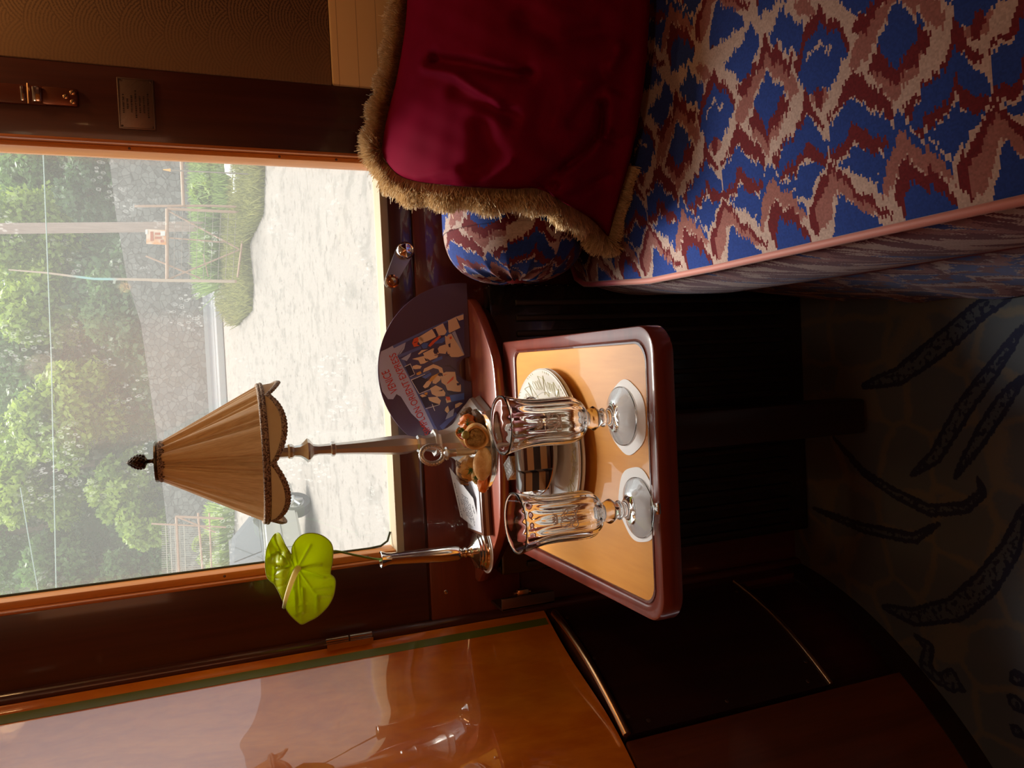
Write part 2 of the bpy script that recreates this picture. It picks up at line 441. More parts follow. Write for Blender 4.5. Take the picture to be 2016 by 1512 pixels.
# ------------------------------------------------------------------ bowed washstand cabinet on the left
prof = [(-.497, 1.414), (-.502, 1.385), (-.508, 1.355), (-.520, 1.31), (-.535, 1.265), (-.556, 1.215), (-.583, 1.163), (-.616, 1.11), (-.655, 1.055), (-.70, 1.0), (-.755, .945), (-.82, .895), (-.90, .85), (-1.0, .815), (-1.12, .80)]
def catmull(P, n):
    P = [Vector(p) for p in P]; out_ = []
    for i in range(len(P)-1):
        p0, p1, p2, p3 = P[max(i-1, 0)], P[i], P[i+1], P[min(i+2, len(P)-1)]
        for k in range(n):
            t_ = k/n
            out_.append(.5*((2*p1)+(p2-p0)*t_+(2*p0-5*p1+4*p2-p3)*t_*t_+(3*p1-p0-3*p2+p3)*t_**3))
    return out_+[P[-1]]
pc = catmull([(a, b, 0) for a, b in prof], 6)
def onprof(y): # point on the profile at world y
    for a, b in zip(pc, pc[1:]):
        if b.y <= y <= a.y:
            k = (a.y-y)/(a.y-b.y+1e-9); return a.lerp(b, k)
    return pc[0] if y > pc[0].y else pc[-1]
def slab(y0, y1, z0, z1, out_off=0.0, th=.012, m_=None):
    """curved board following the cabinet front between two y values"""
    seg = [p for p in pc if y1 <= p.y <= y0]; seg = [onprof(y0)]+seg+[onprof(y1)]
    s2 = [seg[0]]
    for p in seg[1:]:
        if (p-s2[-1]).length > 1e-4: s2.append(p)
    seg = s2
    m_ = m_ or M(); vs = []
    for i, p in enumerate(seg):
        t_ = (seg[min(i+1, len(seg)-1)]-seg[max(i-1, 0)]).normalized(); nn = Vector((-t_.y, t_.x, 0))
        if nn.x < 0: nn = -nn
        a, b = p+nn*out_off, p+nn*(out_off-th)
        for q in (a, b):
            for z in (z0, z1): vs.append((q.x, q.y, z))
    n = len(seg); fs = []
    for i in range(n-1):
        k = i*4; l = k+4
        fs += [(k, l, l+1, k+1), (k+2, k+3, l+3, l+2), (k+1, l+1, l+3, k+3), (k, k+2, l+2, l)]
    fs += [(0, 1, 3, 2), ((n-1)*4, (n-1)*4+2, (n-1)*4+3, (n-1)*4+1)]
    return m_.add(vs, fs)
prof_d = [(-.497, 1.412), (-.506, 1.392), (-.524, 1.358), (-.545, 1.314), (-.563, 1.27), (-.579, 1.222), (-.597, 1.17), (-.622, 1.113), (-.658, 1.055), (-.70, 1.0), (-.755, .945), (-.82, .895), (-.90, .85), (-1.0, .815)]
pc_base = pc; pc_door = catmull([(a, b, 0) for a, b in prof_d], 6)
cab = thing('washstand_cabinet', 'bowed glossy orange wood corner cabinet left of the window with dark lower flap', 'cabinet', (-.8, 1.1, 0))
pa = slab(1.408, .80, .0, 2.29, -.045, .02)
build('carcass', pa, MAHOG, cab)
pc = pc_door
d_up = build('door', slab(1.402, .86, .655, 2.26, 0), DOORW, cab, smooth=60)
build('inlay', slab(1.384, 1.369, .66, 2.25, .0006, .001), INLAY, d_up, smooth=60)
pc = pc_base
mb = M(); h0 = onprof(1.408)
for z0 in (1.003, 1.046): mb.tube([(-.487, 1.400, z0), (-.487, 1.400, z0+.040)], .0052, 12)
mb.box((-.500, 1.385, 1.003), (-.489, 1.400, 1.086))
build('hinge', mb, STEEL, d_up)
# the lower flap between two brass rails
def pts_on(y0, y1, z, off, n=14):
    o_ = []
    for i in range(n):
        y = y0+(y1-y0)*i/(n-1); p = onprof(y); p2 = onprof(y-.004); t_ = (p2-p).normalized(); nn = Vector((-t_.y, t_.x, 0))
        if nn.x < 0: nn = -nn
        o_.append(Vector((p.x, p.y, z))+nn*off)
    return o_
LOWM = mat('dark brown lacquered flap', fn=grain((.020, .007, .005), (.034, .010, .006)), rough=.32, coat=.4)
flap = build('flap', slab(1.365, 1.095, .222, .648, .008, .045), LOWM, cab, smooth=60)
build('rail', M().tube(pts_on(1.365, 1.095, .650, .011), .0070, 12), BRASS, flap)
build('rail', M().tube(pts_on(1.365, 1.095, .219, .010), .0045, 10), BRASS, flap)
for y, z in ((1.345, .632), (1.23, .635), (1.12, .632), (1.108, .60), (1.108, .44), (1.108, .26), (1.14, .235), (1.33, .24)):
    q = pts_on(y, y-.001, z, .008, 2)[0]; build('screw', M().lathe([(.004, 0), (.0035, .0015), (.001, .002), (0, .002)], q, 10, axis=Vector((.8, -.5, 0))), DULL, flap)
build('lower_door', slab(1.09, .86, .05, .65, 0), mat('shaded brown veneer', fn=grain((.10, .026, .006), (.16, .042, .010), 2), rough=.3, coat=.6, coat_rough=.05), cab, smooth=60)  # same wood as the door above, with shade put into its colour
build('stile', slab(1.402, 1.37, .05, .65, 0), MAHOG, cab, smooth=60)
build('plinth', slab(1.408, .80, 0, .05, .002), DARKW, cab, smooth=60)
struct('wall_left', M().box((-1.3, -1.2, 0), (-1.12, .80, 2.3)), DOORW, smooth=0)
# screws in the window wall
q = aty(878, 1166, D-.009)
tag(build('screw_head', M().lathe([(.0045, 0), (.0035, .0015), (.001, .002), (0, .002)], q, 14, axis=Vector((0, -1, 0))), STEEL, base=q), 'small round screw head in the dark red board left of the bud vase foot', 'screw')
# ------------------------------------------------------------------ fittings on the window wall
pl = thing('plaque', 'small dull metal plaque engraved with seven lines on mahogany board', 'sign', (.458, D-.006, 1.345))
build('plate', M().rbox((.416, D-.009, 1.317), (.501, D-.006, 1.373), .002), mat('brushed bronze plate', (.20, .13, .10), .42, .8, bump=lambda: (xnoise(xvec(xpos()[0]+xpos()[2], xpos()[2]*.1, 0), 300, 2), .0003)), pl)
mb = M()
for i in range(4):
    mb.rbox(*( ((.4175, D-.0098, 1.3185), (.4187, D-.009, 1.3715)), ((.4985, D-.0098, 1.3185), (.4997, D-.009, 1.3715)), ((.4175, D-.0098, 1.3185), (.4997, D-.009, 1.3195)), ((.4175, D-.0098, 1.3705), (.4997, D-.009, 1.3715)))[i], r=.0003)
build('rim', mb, DULL, pl)
for x, z in ((.421, 1.322), (.496, 1.322), (.421, 1.368), (.496, 1.368)): build('rivet', M().lathe([(.0018, 0), (.001, .001), (0, .001)], (x, D-.009, z), 10, axis=Vector((0, -1, 0))), DULL, pl)
mb = M(); rnd = random.Random(5)
for i, L in enumerate((11, 6, 10, 16, 10, 10, 15)):       # worn, unreadable engraved lines
    z = 1.3645-i*.0062; x = .4585-L*.00145
    for k in range(L):
        for q in range(rnd.choice((1, 2, 2))): mb.box((x+q*.0011, D-.0094, z-.0013), (x+q*.0011+.0005, D-.009, z+.0013))
        mb.box((x, D-.0094, z+rnd.choice((-.0013, 0, .0009))), (x+.0015, D-.009, z+rnd.choice((.0014, .0012))))
        x += .0029
build('engraving', mb, mat('engraved dark', (.015, .006, .004), .7), pl, smooth=0)

st = thing('blind_strap', 'brown leather strap with brass buckle and three slotted screws beside window', 'strap', (.46, D-.006, 1.48))
build('strap', M().rbox((.4445, D-.012, 1.475), (.4755, D-.006, 2.2), .002), mat('brown leather', (.10, .022, .010), .4, coat=.3), st)
build('end_plate', M().rbox((.4455, D-.0125, 1.43), (.4755, D-.006, 1.482), .004), mat('dull brass plate', (.17, .055, .03), .3, .7), st)
mb = M(); mb.rbox((.4475, D-.017, 1.480), (.4735, D-.0105, 1.494), .004); mb.rbox((.448, D-.015, 1.503), (.473, D-.010, 1.510), .003)
build('buckle_roller', mb, STEEL, st)
build('buckle_pin', M().tube([(.444, D-.016, 1.4985), (.476, D-.016, 1.4985)], .0018, 8), BRASS, st)
for x, z in ((.4675, 1.437), (.4525, 1.437), (.460, 1.447)):
    mb = M(); mb.lathe([(.0045, 0), (.004, .002), (.0032, .0024), (0, .0026)], (x, D-.0125, z), 16, axis=Vector((0, -1, 0)))
    sc = build('screw', mb, BRASS, st)
    build('slot', M().box((x-.004, D-.0156, z-.0006), (x+.004, D-.0148, z+.0006), Matrix.Rotation(.6, 3, 'Y')), mat('dark slot', (.01, .005, .004), .8), sc)

ck = thing('window_crank', 'chrome window winder arm with round knob below the window sill', 'crank', aty(795, 495, D-.01))
ca, cb = aty(797, 494, D-.022), aty(768, 556, D-.03)
dr = (cb-ca).normalized(); sd_ = Vector((0, 1, 0)).cross(dr).normalized()
arm = []
for k in range(13): t_ = math.pi*k/12; arm.append(ca + sd_*.0165*math.cos(t_) - dr*.0165*math.sin(t_))
for k in range(13): t_ = math.pi*k/12; arm.append(cb - sd_*.0105*math.cos(t_) + dr*.0105*math.sin(t_))
build('arm', M().prism(arm, (0, .005, 0)), mat('dark satin steel', (.30, .27, .28), .35, .9), ck)
build('boss', M().lathe([(.0165, -.002), (.0165, .006), (.014, .009), (.013, .008), (.011, .0095), (0, .012)], ca, 32, axis=Vector((0, -1, 0)), fn=lambda r, z, t_: (r*(1+.05*math.cos(6*t_)) if r < .0135 else r, z)), SILVER, ck)
build('spindle', M().tube([ca, ca+Vector((0, .016, 0))], .008, 16), STEEL, ck)
kn = build('knob', M().lathe([(.0095, -.002), (.0115, .004), (.0105, .015), (.012, .022), (.009, .024), (.008, .022), (0, .022)], cb, 32, axis=Vector((0, -1, 0))), mat('copper knob', (.62, .30, .15), .18, 1), ck)
build('knob_screw', M().lathe([(.0065, .022), (.0055, .026), (0, .0265)], cb, 20, axis=Vector((0, -1, 0))), STEEL, kn)

# ------------------------------------------------------------------ wall shelf
SZ = .795
so = [(-.418, 1.411), (-.420, 1.392), (-.405, 1.372), (-.36, 1.318), (-.325, 1.284), (-.295, 1.262), (-.26, 1.25), (-.20, 1.243), (-.14, 1.240), (-.08, 1.242), (-.03, 1.246), (.01, 1.255), (.05, 1.284), (.09, 1.322), (.118, 1.36), (.130, 1.392), (.130, 1.411)]
def bevel_slab(outl, z0, z1, b=.003):
    """horizontal board with rounded edge from an outline"""
    m_ = M(); P = [Vector((x, y, 0)) for x, y in outl]; n = len(P)
    def inset(d):
        o_ = []
        for i in range(n):
            e1 = (P[i]-P[i-1]).normalized(); e2 = (P[(i+1) % n]-P[i]).normalized()
            n1, n2 = Vector((-e1.y, e1.x, 0)), Vector((-e2.y, e2.x, 0)); k = (n1+n2)
            k = k.normalized()/max(.5, k.normalized().dot(n1)); o_.append(P[i]+k*d*sgn)
        return o_
    area = sum(P[i-1].x*P[i].y-P[i].x*P[i-1].y for i in range(n)); sgn = 1 if area > 0 else -1
    rings = []
    for d, z in ((b, z0), (b*.3, z0+b*.3), (0, z0+b), (0, z1-b), (b*.3, z1-b*.3), (b, z1)): rings.append([(q.x, q.y, z) for q in inset(d)])
    vs = [v for r in rings for v in r]; fs = []
    for j in range(len(rings)-1):
        for i in range(n): fs.append((j*n+i, j*n+(i+1) % n, (j+1)*n+(i+1) % n, (j+1)*n+i))
    fs += [tuple(reversed(range(n))), tuple(range((len(rings)-1)*n, len(rings)*n))]
    return m_.add(vs, fs)
sh = thing('wall_shelf', 'glossy red mahogany half-round shelf under the window', 'shelf', (-.145, 1.41, SZ))
sos = [(p.x, p.y) for p in catmull([(a, b, 0) for a, b in so], 4)]
build('board', bevel_slab(sos, SZ-.018, SZ, .0035), MAHOG_R, sh)
bo = [((x+.145)*.93-.145, 1.411-(1.411-y)*.90) for x, y in sos]
build('apron', bevel_slab(bo, SZ-.040, SZ-.0182, .003), MAHOG, sh)

# heater casing below the shelf
hc = thing('heater_casing', 'black glossy ribbed casing below the shelf right end', 'heater', (-.15, 1.40, 0))
mb = M(); mb.rbox((-.41, 1.372, .0), (.150, 1.41, .752), .006)
for i in range(14): mb.rbox((.146, 1.374, .74-i*.024), (.153, 1.408, .752-i*.024), .002)
build('casing', mb, mat('near black lacquer', (.012, .009, .008), .22, coat=.6), hc)
mb = M()
for i in range(18): mb.rbox((-.40+i*.030, 1.366, .05), (-.388+i*.030, 1.3725, .70), .003)
build('slats', mb, mat('near black slats', (.016, .011, .009), .4), hc)

# little table stay fixed in the corner
bk = thing('table_stay', 'dark metal bracket plate in the corner below the shelf left end', 'bracket', (-.45, 1.36, .70))
build('plate', M().rbox((-.470, 1.345, .655), (-.446, 1.351, .765), .002).rbox((-.470, 1.345, .655), (-.464, 1.408, .765), .002), DULL, bk)
build('catch', M().rbox((-.452, 1.352, .705), (-.436, 1.366, .728), .003).tube([(-.444, 1.36, .70), (-.444, 1.36, .735)], .004, 10), BRASS, bk)

# ------------------------------------------------------------------ folding table
TZ = .767
tb = thing('folding_table', 'small folding table with honey wood top and raised mahogany rim', 'table', (-.14, 1.0, 0))
def rrect(x0, x1, y0, y1, rn, rf, xl=None, n=8):
    """outline: near corners rounded by rn, far by rf; xl moves the far left corner"""
    xl = x0 if xl is None else xl; o_ = []
    for cx, cy, a0_, r in ((x1-rn, y0+rn, -90, rn), (x1-rf, y1-rf, 0, rf), (xl+rf, y1-rf, 90, rf), (x0+rn, y0+rn, 180, rn)):
        for k in range(n+1): a_ = math.radians(a0_+90*k/n); o_.append((cx+r*math.cos(a_), cy+r*math.sin(a_)))
    return o_
OUT = rrect(-.322, .038, .770, 1.270, .034, .004, -.331, 10)
R1 = rrect(-.305, .021, .787, 1.215, .026, .018, -.311, 10)
R2 = rrect(-.299, .015, .793, 1.209, .022, .014, -.305, 10)
def ring(outs):
    """stitches successive (outline, z) rings"""
    m_ = M(); n = len(outs[0][0]); vs = [(x, y, z) for o_, z in outs for x, y in o_]; fs = []
    for j in range(len(outs)-1):
        for i in range(n): fs.append((j*n+i, j*n+(i+1) % n, (j+1)*n+(i+1) % n, (j+1)*n+i))
    return m_.add(vs, fs)
def off(o_, d):
    c = Vector((sum(a for a, b in o_)/len(o_), sum(b for a, b in o_)/len(o_)))
    hx = max(a for a, b in o_)-c.x; hy = max(b for a, b in o_)-c.y
    return [(c.x+(a-c.x)*(1-d/hx), c.y+(b-c.y)*(1-d/hy)) for a, b in o_]
build('rim', ring([(off(OUT, .002), TZ-.026), (OUT, TZ-.023), (OUT, TZ-.002), (off(OUT, .0012), TZ+.0012), (off(OUT, .003), TZ+.002), (off(R1, -.002), TZ+.002), (R1, TZ+.0012), (off(R1, .001), TZ-.0006), (R2, TZ-.0006), (off(R2, .001), TZ-.010), (off(OUT, .02), TZ-.026), (off(OUT, .002), TZ-.026)]), MAHOG_T, tb)
build('bead', ring([(off(R1, .001), TZ-.0007), (off(R1, .0018), TZ+.0014), (off(R1, .0042), TZ+.0016), (off(R1, .0052), TZ-.0007)]), mat('dark bead', (.09, .016, .010), .25, coat=1, coat_rough=.03), tb)
mb = M(); mb.add([(x, y, TZ) for x, y in off(R2, -.0012)] + [(x, y, TZ-.012) for x, y in off(R2, -.0012)], [tuple(range(len(R2))), tuple(reversed(range(len(R2), 2*len(R2))))] + [(i, (i+1) % len(R2), len(R2)+(i+1) % len(R2), len(R2)+i) for i in range(len(R2))])
build('top_panel', mb, TABW, tb)
build('underside', M().rbox((-.30, .80, TZ-.045), (.016, 1.26, TZ-.013), .004), DARKW, tb)
mb = M().rbox((-.175, 1.18, .02), (-.105, 1.25, TZ-.045), .006)
build('leg', mb, DARKW, tb)
build('hinge_bar', M().tube([(-.30, 1.278, TZ-.028), (.02, 1.278, TZ-.028)], .006, 10), DULL, tb)
q = atz(1297, 1001, TZ+.002)
build('catch', M().rbox((q.x-.007, q.y-.004, TZ+.001), (q.x+.007, q.y+.004, TZ+.006), .002), STEEL, tb)
q = atz(1054, 1073, TZ+.002)
build('corner_latch', M().blob((q.x, q.y+.004, TZ+.006), (.006, .010, .005)), STEEL, tb)
# ------------------------------------------------------------------ table lamp with pleated shade
LX, LY = -.137, 1.322
def lean(m_, z0=.87, k=.022, c=0):
    m_.v = [(v[0]+(v[2]-z0)*k*1.0, v[1], v[2]) for v in m_.v]; return m_
lp = thing('table_lamp', 'tall silver table lamp with tan pleated scalloped fabric shade on the shelf', 'lamp', (LX, LY, SZ))
L0 = (LX, LY, 0)
def octa(r, z, t):
    a = (t % (math.pi/4))-math.pi/8; k = math.cos(math.pi/8)/math.cos(a); s_ = min(1, max(0, (.90-z)/.04))
    return (r*(1-(1-k)*1.0), z)
build('foot', lean(M().lathe([(.079, SZ), (.082, SZ+.003), (.080, SZ+.008), (.0775, SZ+.012), (.079, SZ+.016), (.077, SZ+.022), (.070, SZ+.027), (.066, SZ+.030), (.064, SZ+.034), (.052, SZ+.041), (.040, SZ+.049), (.031, SZ+.058), (.025, SZ+.068), (.022, SZ+.077), (.0215, .879), (.0245, .884), (.0245, .889), (.0, .889)], L0, 64, octa)), PEWTER, lp, smooth=28)
build('stem', lean(M().lathe([(.020, .887), (.0165, .893), (.0145, .900), (.0135, .908), (.0155, .914), (.0155, .918), (.0125, .921), (.0135, .926), (.0165, .938), (.0172, .95), (.0160, .972), (.0135, 1.00), (.0112, 1.03), (.0098, 1.058), (.0098, 1.062), (.0128, 1.064), (.0128, 1.069), (.0095, 1.071), (.0085, 1.09), (.0105, 1.099), (.0195, 1.106), (.0205, 1.109), (.0150, 1.114), (.0100, 1.121), (.0090, 1.130), (.0125, 1.134), (.0125, 1.138), (.0105, 1.141), (.0105, 1.19), (0, 1.19)], L0, 64, octa)), PEWTER, lp, smooth=28)
build('socket', lean(M().lathe([(.0098, 1.188), (.0098, 1.23), (.004, 1.235), (.003, 1.342), (0, 1.342)], L0, 20)), BRASS, lp)
def _silk():
    p = xobj(); a = xm('ARCTAN2', p[1], p[0]); n = xnoise(xvec(xm('SINE', a)*6, xm('COSINE', a)*6, p[2]*4), 9, 4, .6)
    sl = xnoise(xvec(xm('SINE', a)*60, xm('COSINE', a)*60, p[2]*40), 2, 2)
    return xmix(xsm(n*.6+sl*.4, .35, .65), (.50, .29, .12), (.66, .42, .20))
SILK = leafmat('tan silk', _silk, .42, .45)
BRAID = mat('beige woven braid', fn=lambda: xmix(xsm(xnoise(xvec(*xpos()), 380, 2), .42, .55), (.10, .055, .035), (.40, .29, .20)), rough=.8, bump=lambda: (xnoise(xvec(*xpos()), 420, 2), .002))
rnd = random.Random(3); ph = [rnd.uniform(0, 6.28) for _ in range(5)]
SC = (LX+.0066, LY, 0)     # shade centre
FOLDS = [(rnd.uniform(0, 6.28) if i else -1.62, rnd.uniform(.08, .17), rnd.uniform(.03, .07)) for i in range(18)]
def pleat(r, z, t):
    k = (1.335-z)/.151
    f0 = 0
    for fa, fd, fw in FOLDS: 
        dd_ = (t-fa+math.pi) % (2*math.pi)-math.pi; f0 -= fd*math.exp(-(dd_/(fw*(1-.45*k)))**2)
    f = 1 + f0*(1.1-.5*k) + .022*abs(math.sin(7*t+ph[0]+.5*math.sin(2*t)))*(1.2-k*.5) + .006*math.sin(37*t+ph[1]+k*3)*(1-k*.4) + .006*math.sin(21*t+ph[2]-k*1.3)
    return (r*f, z)
pz = [(.0300+(.1100-.0300)*(k/24)**1.0, 1.335-.151*k/24) for k in range(25)]
sh_ = M(); n_ = 220
sh_.lathe(pz, SC, n_, pleat)
sh_.f = [f for f in sh_.f if len(f) == 4]; sh_.mi = [0]*len(sh_.f)
lshade = build('lamp_shade', sh_, SILK, lp, smooth=180, fix=False)
def scal(t): return abs(math.sin(3*(t+math.pi/2+.05)))**.75
skm = M(); ns_ = 240; rows = 9; vs = []
for j in range(rows):
    for i in range(ns_):
        t_ = 2*math.pi*i/ns_; k = j/(rows-1); drop = (.009+.022*scal(t_))*k
        r = .1125+.004*k; vs.append((SC[0]+r*math.cos(t_), SC[1]+r*math.sin(t_), 1.180-drop))
skm.add(vs, [(j*ns_+i, j*ns_+(i+1) % ns_, (j+1)*ns_+(i+1) % ns_, (j+1)*ns_+i) for j in range(rows-1) for i in range(ns_)])
build('skirt', skm, leafmat('plain tan silk', lambda: xmix(xnoise(xvec(*xpos()), 60, 2), (.44, .27, .12), (.52, .33, .15)), .5), lshade, smooth=180, fix=False)
tm = M()
for k in range(2): tm.tube([(SC[0]+(.1125+.0012*k)*math.cos(t_), SC[1]+(.1125+.0012*k)*math.sin(t_), 1.184-.0045*k) for t_ in [2*math.pi*i/120 for i in range(120)]], .0035, 8, closed=True)
build('braid', tm, BRAID, lshade, smooth=180)
tm = M(); vs = []
for i in range(ns_):
    t_ = 2*math.pi*i/ns_; zb = 1.180-(.009+.022*scal(t_))
    for dz, dr_ in ((.0075, .0008), (.004, .0028), (-.0005, .0022), (-.0015, .0), (.004, -.0012)):
        r = .1162+dr_; vs.append((SC[0]+r*math.cos(t_), SC[1]+r*math.sin(t_), zb+dz+(.0006 if i % 2 else -.0006)*(dz < 0)))
tm.add(vs, [(i*5+j, i*5+(j+1) % 5, ((i+1) % ns_)*5+(j+1) % 5, ((i+1) % ns_)*5+j) for i in range(ns_) for j in range(5)])
build('gimp_edge', tm, BRAID, lshade, smooth=180)
build('top_band', M().lathe([(.0295, 1.3265), (.0325, 1.329), (.0328, 1.335), (.0305, 1.338), (.029, 1.338)], SC, 60, closed=True), BRAID, lshade)
build('top_ring', M().lathe([(.0308, 1.338), (.0318, 1.340), (.0308, 1.3425), (0, 1.3425)], SC, 72, lambda r, z, t: (r*(1+.02*(math.sin(36*t) > 0)), z)), BRONZE, lshade)
def cone(r, z, t):
    k = (z-1.352)/.03
    return (r*(1+.12*math.sin(9*t+k*9)*math.sin(k*22)) if 0 < k < 1 else r, z)
build('finial', M().lathe([(.005, 1.3425), (.0045, 1.345), (.003, 1.347), (.003, 1.353), (.0062, 1.355)] + [(.0112*math.sin(math.pi*(.30+.70*k/26))**.8+.0003, 1.356+.027*k/26) for k in range(26)] + [(0, 1.3835)], (SC[0]+.002, LY, 0), 54, cone), mat('dark bronze pine cone', (.05, .03, .018), .35, .9), lp, smooth=60)

# ------------------------------------------------------------------ bud vase, paper mat and green anthurium
VX, VY = -.345, 1.338
tag(build('paper_mat', M().lathe([(.0435, SZ), (.0435, SZ+.0012), (0, SZ+.0012)], (VX, VY, 0), 64), WHITE, base=(VX, VY, SZ)), 'small white round paper mat under the silver bud vase', 'mat')
vs_ = thing('bud_vase', 'slender polished silver bud vase with stepped round foot at shelf left end', 'vase', (VX, VY, SZ+.0012))
z0 = SZ+.0012
build('foot', M().lathe([(.0375, z0), (.0385, z0+.003), (.0365, z0+.006), (.0368, z0+.009), (.034, z0+.011), (.0345, z0+.014), (.0315, z0+.016), (.032, z0+.019), (.027, z0+.022), (.016, z0+.026), (.0095, z0+.031), (.0075, z0+.036), (.0105, z0+.038), (.0105, z0+.041), (.007, z0+.044), (.0105, z0+.047), (0, z0+.047)], (VX, VY, 0), 64), SILVER, vs_)
build('body', lean(M().lathe([(.009, z0+.046), (.013, z0+.050), (.0142, z0+.056), (.0145, z0+.075), (.0135, z0+.11), (.0118, z0+.15), (.0108, z0+.175), (.0115, z0+.185), (.0150, z0+.193), (.0155, z0+.1945), (.0142, z0+.1955), (.0095, z0+.185), (.009, z0+.12), (.0, z0+.11)], (VX, VY, 0), 48), z0+.046, .05), SILVER, vs_)

an = thing('anthurium', 'lime green heart-shaped anthurium flower with pale spadix standing in silver vase', 'flower', (VX+.007, VY, z0+.19))
FY = 1.262
def fz(X_, Y_, Yw): return aty(500+X_/6.3, 1000+Y_/6.3, Yw)
outl = [(466,575),(470,500),(500,430),(560,360),(620,325),(700,312),(780,320),(850,345),(910,385),(955,435),(978,500),(980,580),(972,680),(955,760),(950,820),(985,850),(1008,890),(1012,950),(1000,1040),(975,1120),(925,1210),(850,1295),(770,1360),(690,1400),(595,1443),(530,1405),(470,1350),(420,1290),(385,1220),(355,1150),(320,1070),(285,1000),(250,945),(200,905),(160,850),(143,760),(140,660),(148,560),(170,470),(210,390),(250,330),(290,310),(325,325),(355,390),(395,470),(440,540)]
def smooth_closed(P, n):
    P = [Vector((a, b, 0)) for a, b in P]; k = len(P); o_ = []
    for i in range(k):
        p0, p1, p2, p3 = P[i-1], P[i], P[(i+1) % k], P[(i+2) % k]
        for q_ in range(n):
            t_ = q_/n; o_.append(.5*((2*p1)+(p2-p0)*t_+(2*p0-5*p1+4*p2-p3)*t_*t_+(3*p1-p0-3*p2+p3)*t_**3))
    return o_
ol = smooth_closed(outl, 4); cen = Vector((535, 800, 0)); NR = 40
veins = [((545,745),(595,1443)), ((545,760),(780,1100)), ((550,750),(870,860)), ((550,740),(830,700)), ((545,730),(700,450)), ((540,740),(480,450)),
         ((530,760),(480,1020)), ((500,1020),(520,1330)), ((480,760),(380,940)), ((430,720),(250,800)), ((440,715),(240,720)), ((250,740),(245,900)), ((440,700),(310,530)), ((310,530),(200,590)), ((330,540),(250,370)), ((240,400),(300,500)), ((780,1100),(780,1300)), ((600,1000),(610,1300))]
cross = [((600,1280),(480,1330)), ((600,1200),(440,1230)), ((500,1120),(420,1160)), ((740,1000),(950,980)), ((770,1080),(960,1080)), ((370,960),(290,980)), ((370,880),(280,870)), ((250,860),(180,830)), ((320,640),(330,560)), ((220,640),(180,520)), ((640,1200),(780,1220))]
def segd(p, a, b):
    a = Vector((a[0], a[1], 0)); b = Vector((b[0], b[1], 0)); ab = b-a; t_ = max(0, min(1, (p-a).dot(ab)/ab.length_squared))
    return (p-(a+ab*t_)).length
def fdepth(p, k):
    """offset away from the camera (metres)"""
    d = 0
    for i, (a, b) in enumerate(veins): d += (.0034 if i > 5 else .0020)*math.exp(-(segd(p, a, b)/13)**2)
    for a, b in cross: d += .0016*math.exp(-(segd(p, a, b)/11)**2)
    left = max(0, (480-p.x)/340)
    d += .020*left**1.2 - .007*math.sin(min(1, left*1.6)*math.pi)        # left lobe folds away
    if p.x < 480 and p.y < 720: d += .006*math.exp(-(segd(p, (180, 600), (330, 540))/55)**2) - .004*math.exp(-(segd(p, (150, 700), (440, 690))/60)**2)
    d += -.010*k*k*max(0, (p.x-560)/450)*(.6 if p.y > 820 else 1) + .004*math.exp(-(segd(p, (560, 800), (960, 815))/40)**2)
    d += .006*max(0, (p.y-1150)/290)
    return d
mb = M(); vs = [fz(cen.x, cen.y, FY+fdepth(cen, 0))]; uvk = [0]; n = len(ol)
for j in range(1, NR+1):
    k = j/NR
    for q_ in ol:
        p_ = cen.lerp(q_, k); vs.append(fz(p_.x, p_.y, FY+fdepth(p_, k)))
fs = [(0, 1+i, 1+(i+1) % n) for i in range(n)]
for j in range(NR-1):
    for i in range(n): fs.append((1+j*n+i, 1+(j+1)*n+i, 1+(j+1)*n+(i+1) % n, 1+j*n+(i+1) % n))
mb.add(vs, fs)
SPA = leafmat('lime green spathe', lambda: xmix(xnoise(xvec(*xpos()), 30, 3), (.60, .70, .010), (.72, .80, .03)), .55, .25)
sp = build('spathe', mb, SPA, an, smooth=180)
sol = sp.modifiers.new('thickness', 'SOLIDIFY'); sol.thickness = .0009
build('spathe_rim', M().tube([fz(q_.x, q_.y, FY+fdepth(q_, 1)) for q_ in ol], .0007, 5, closed=True), mat('pale green edge', (.45, .60, .12), .4), sp, smooth=180)
spp = catmull([fz(552, 740, FY-.001), fz(515, 800, FY-.010), fz(465, 920, FY-.020), (fz(420, 1050, FY-.026)), fz(390, 1150, FY-.028), fz(368, 1250, FY-.028)], 8)
def _spx():
    p = xpos(); g = xsm(p[0], -.368, -.350)
    dots = xvor(xvec(*p), 900, 'F1')
    return xmix(xsm(dots, .2, .6)*.35, xmix(g, (.10, .20, .05), (.95, .80, .36)), (1, .95, .62))
rr_ = [.0052-.0026*(i/(len(spp)-1)) for i in range(len(spp))]; rr_[-1] = .0012; rr_[0] = .0040
build('spadix', M().tube(spp, rr_, 14), leafmat('pale spadix', _spx, .45, .45), an, smooth=180)
stp = catmull([(VX+.006, VY, z0+.15), (VX+.0085, VY-.002, z0+.195), aty(700, 1093, 1.325), aty(655, 1085, 1.305), aty(620, 1098, 1.285), fz(548, 745, FY+.002)], 6)
build('stem', M().tube(stp, .0020, 10), mat('green stem', (.16, .26, .02), .4), an, smooth=180)

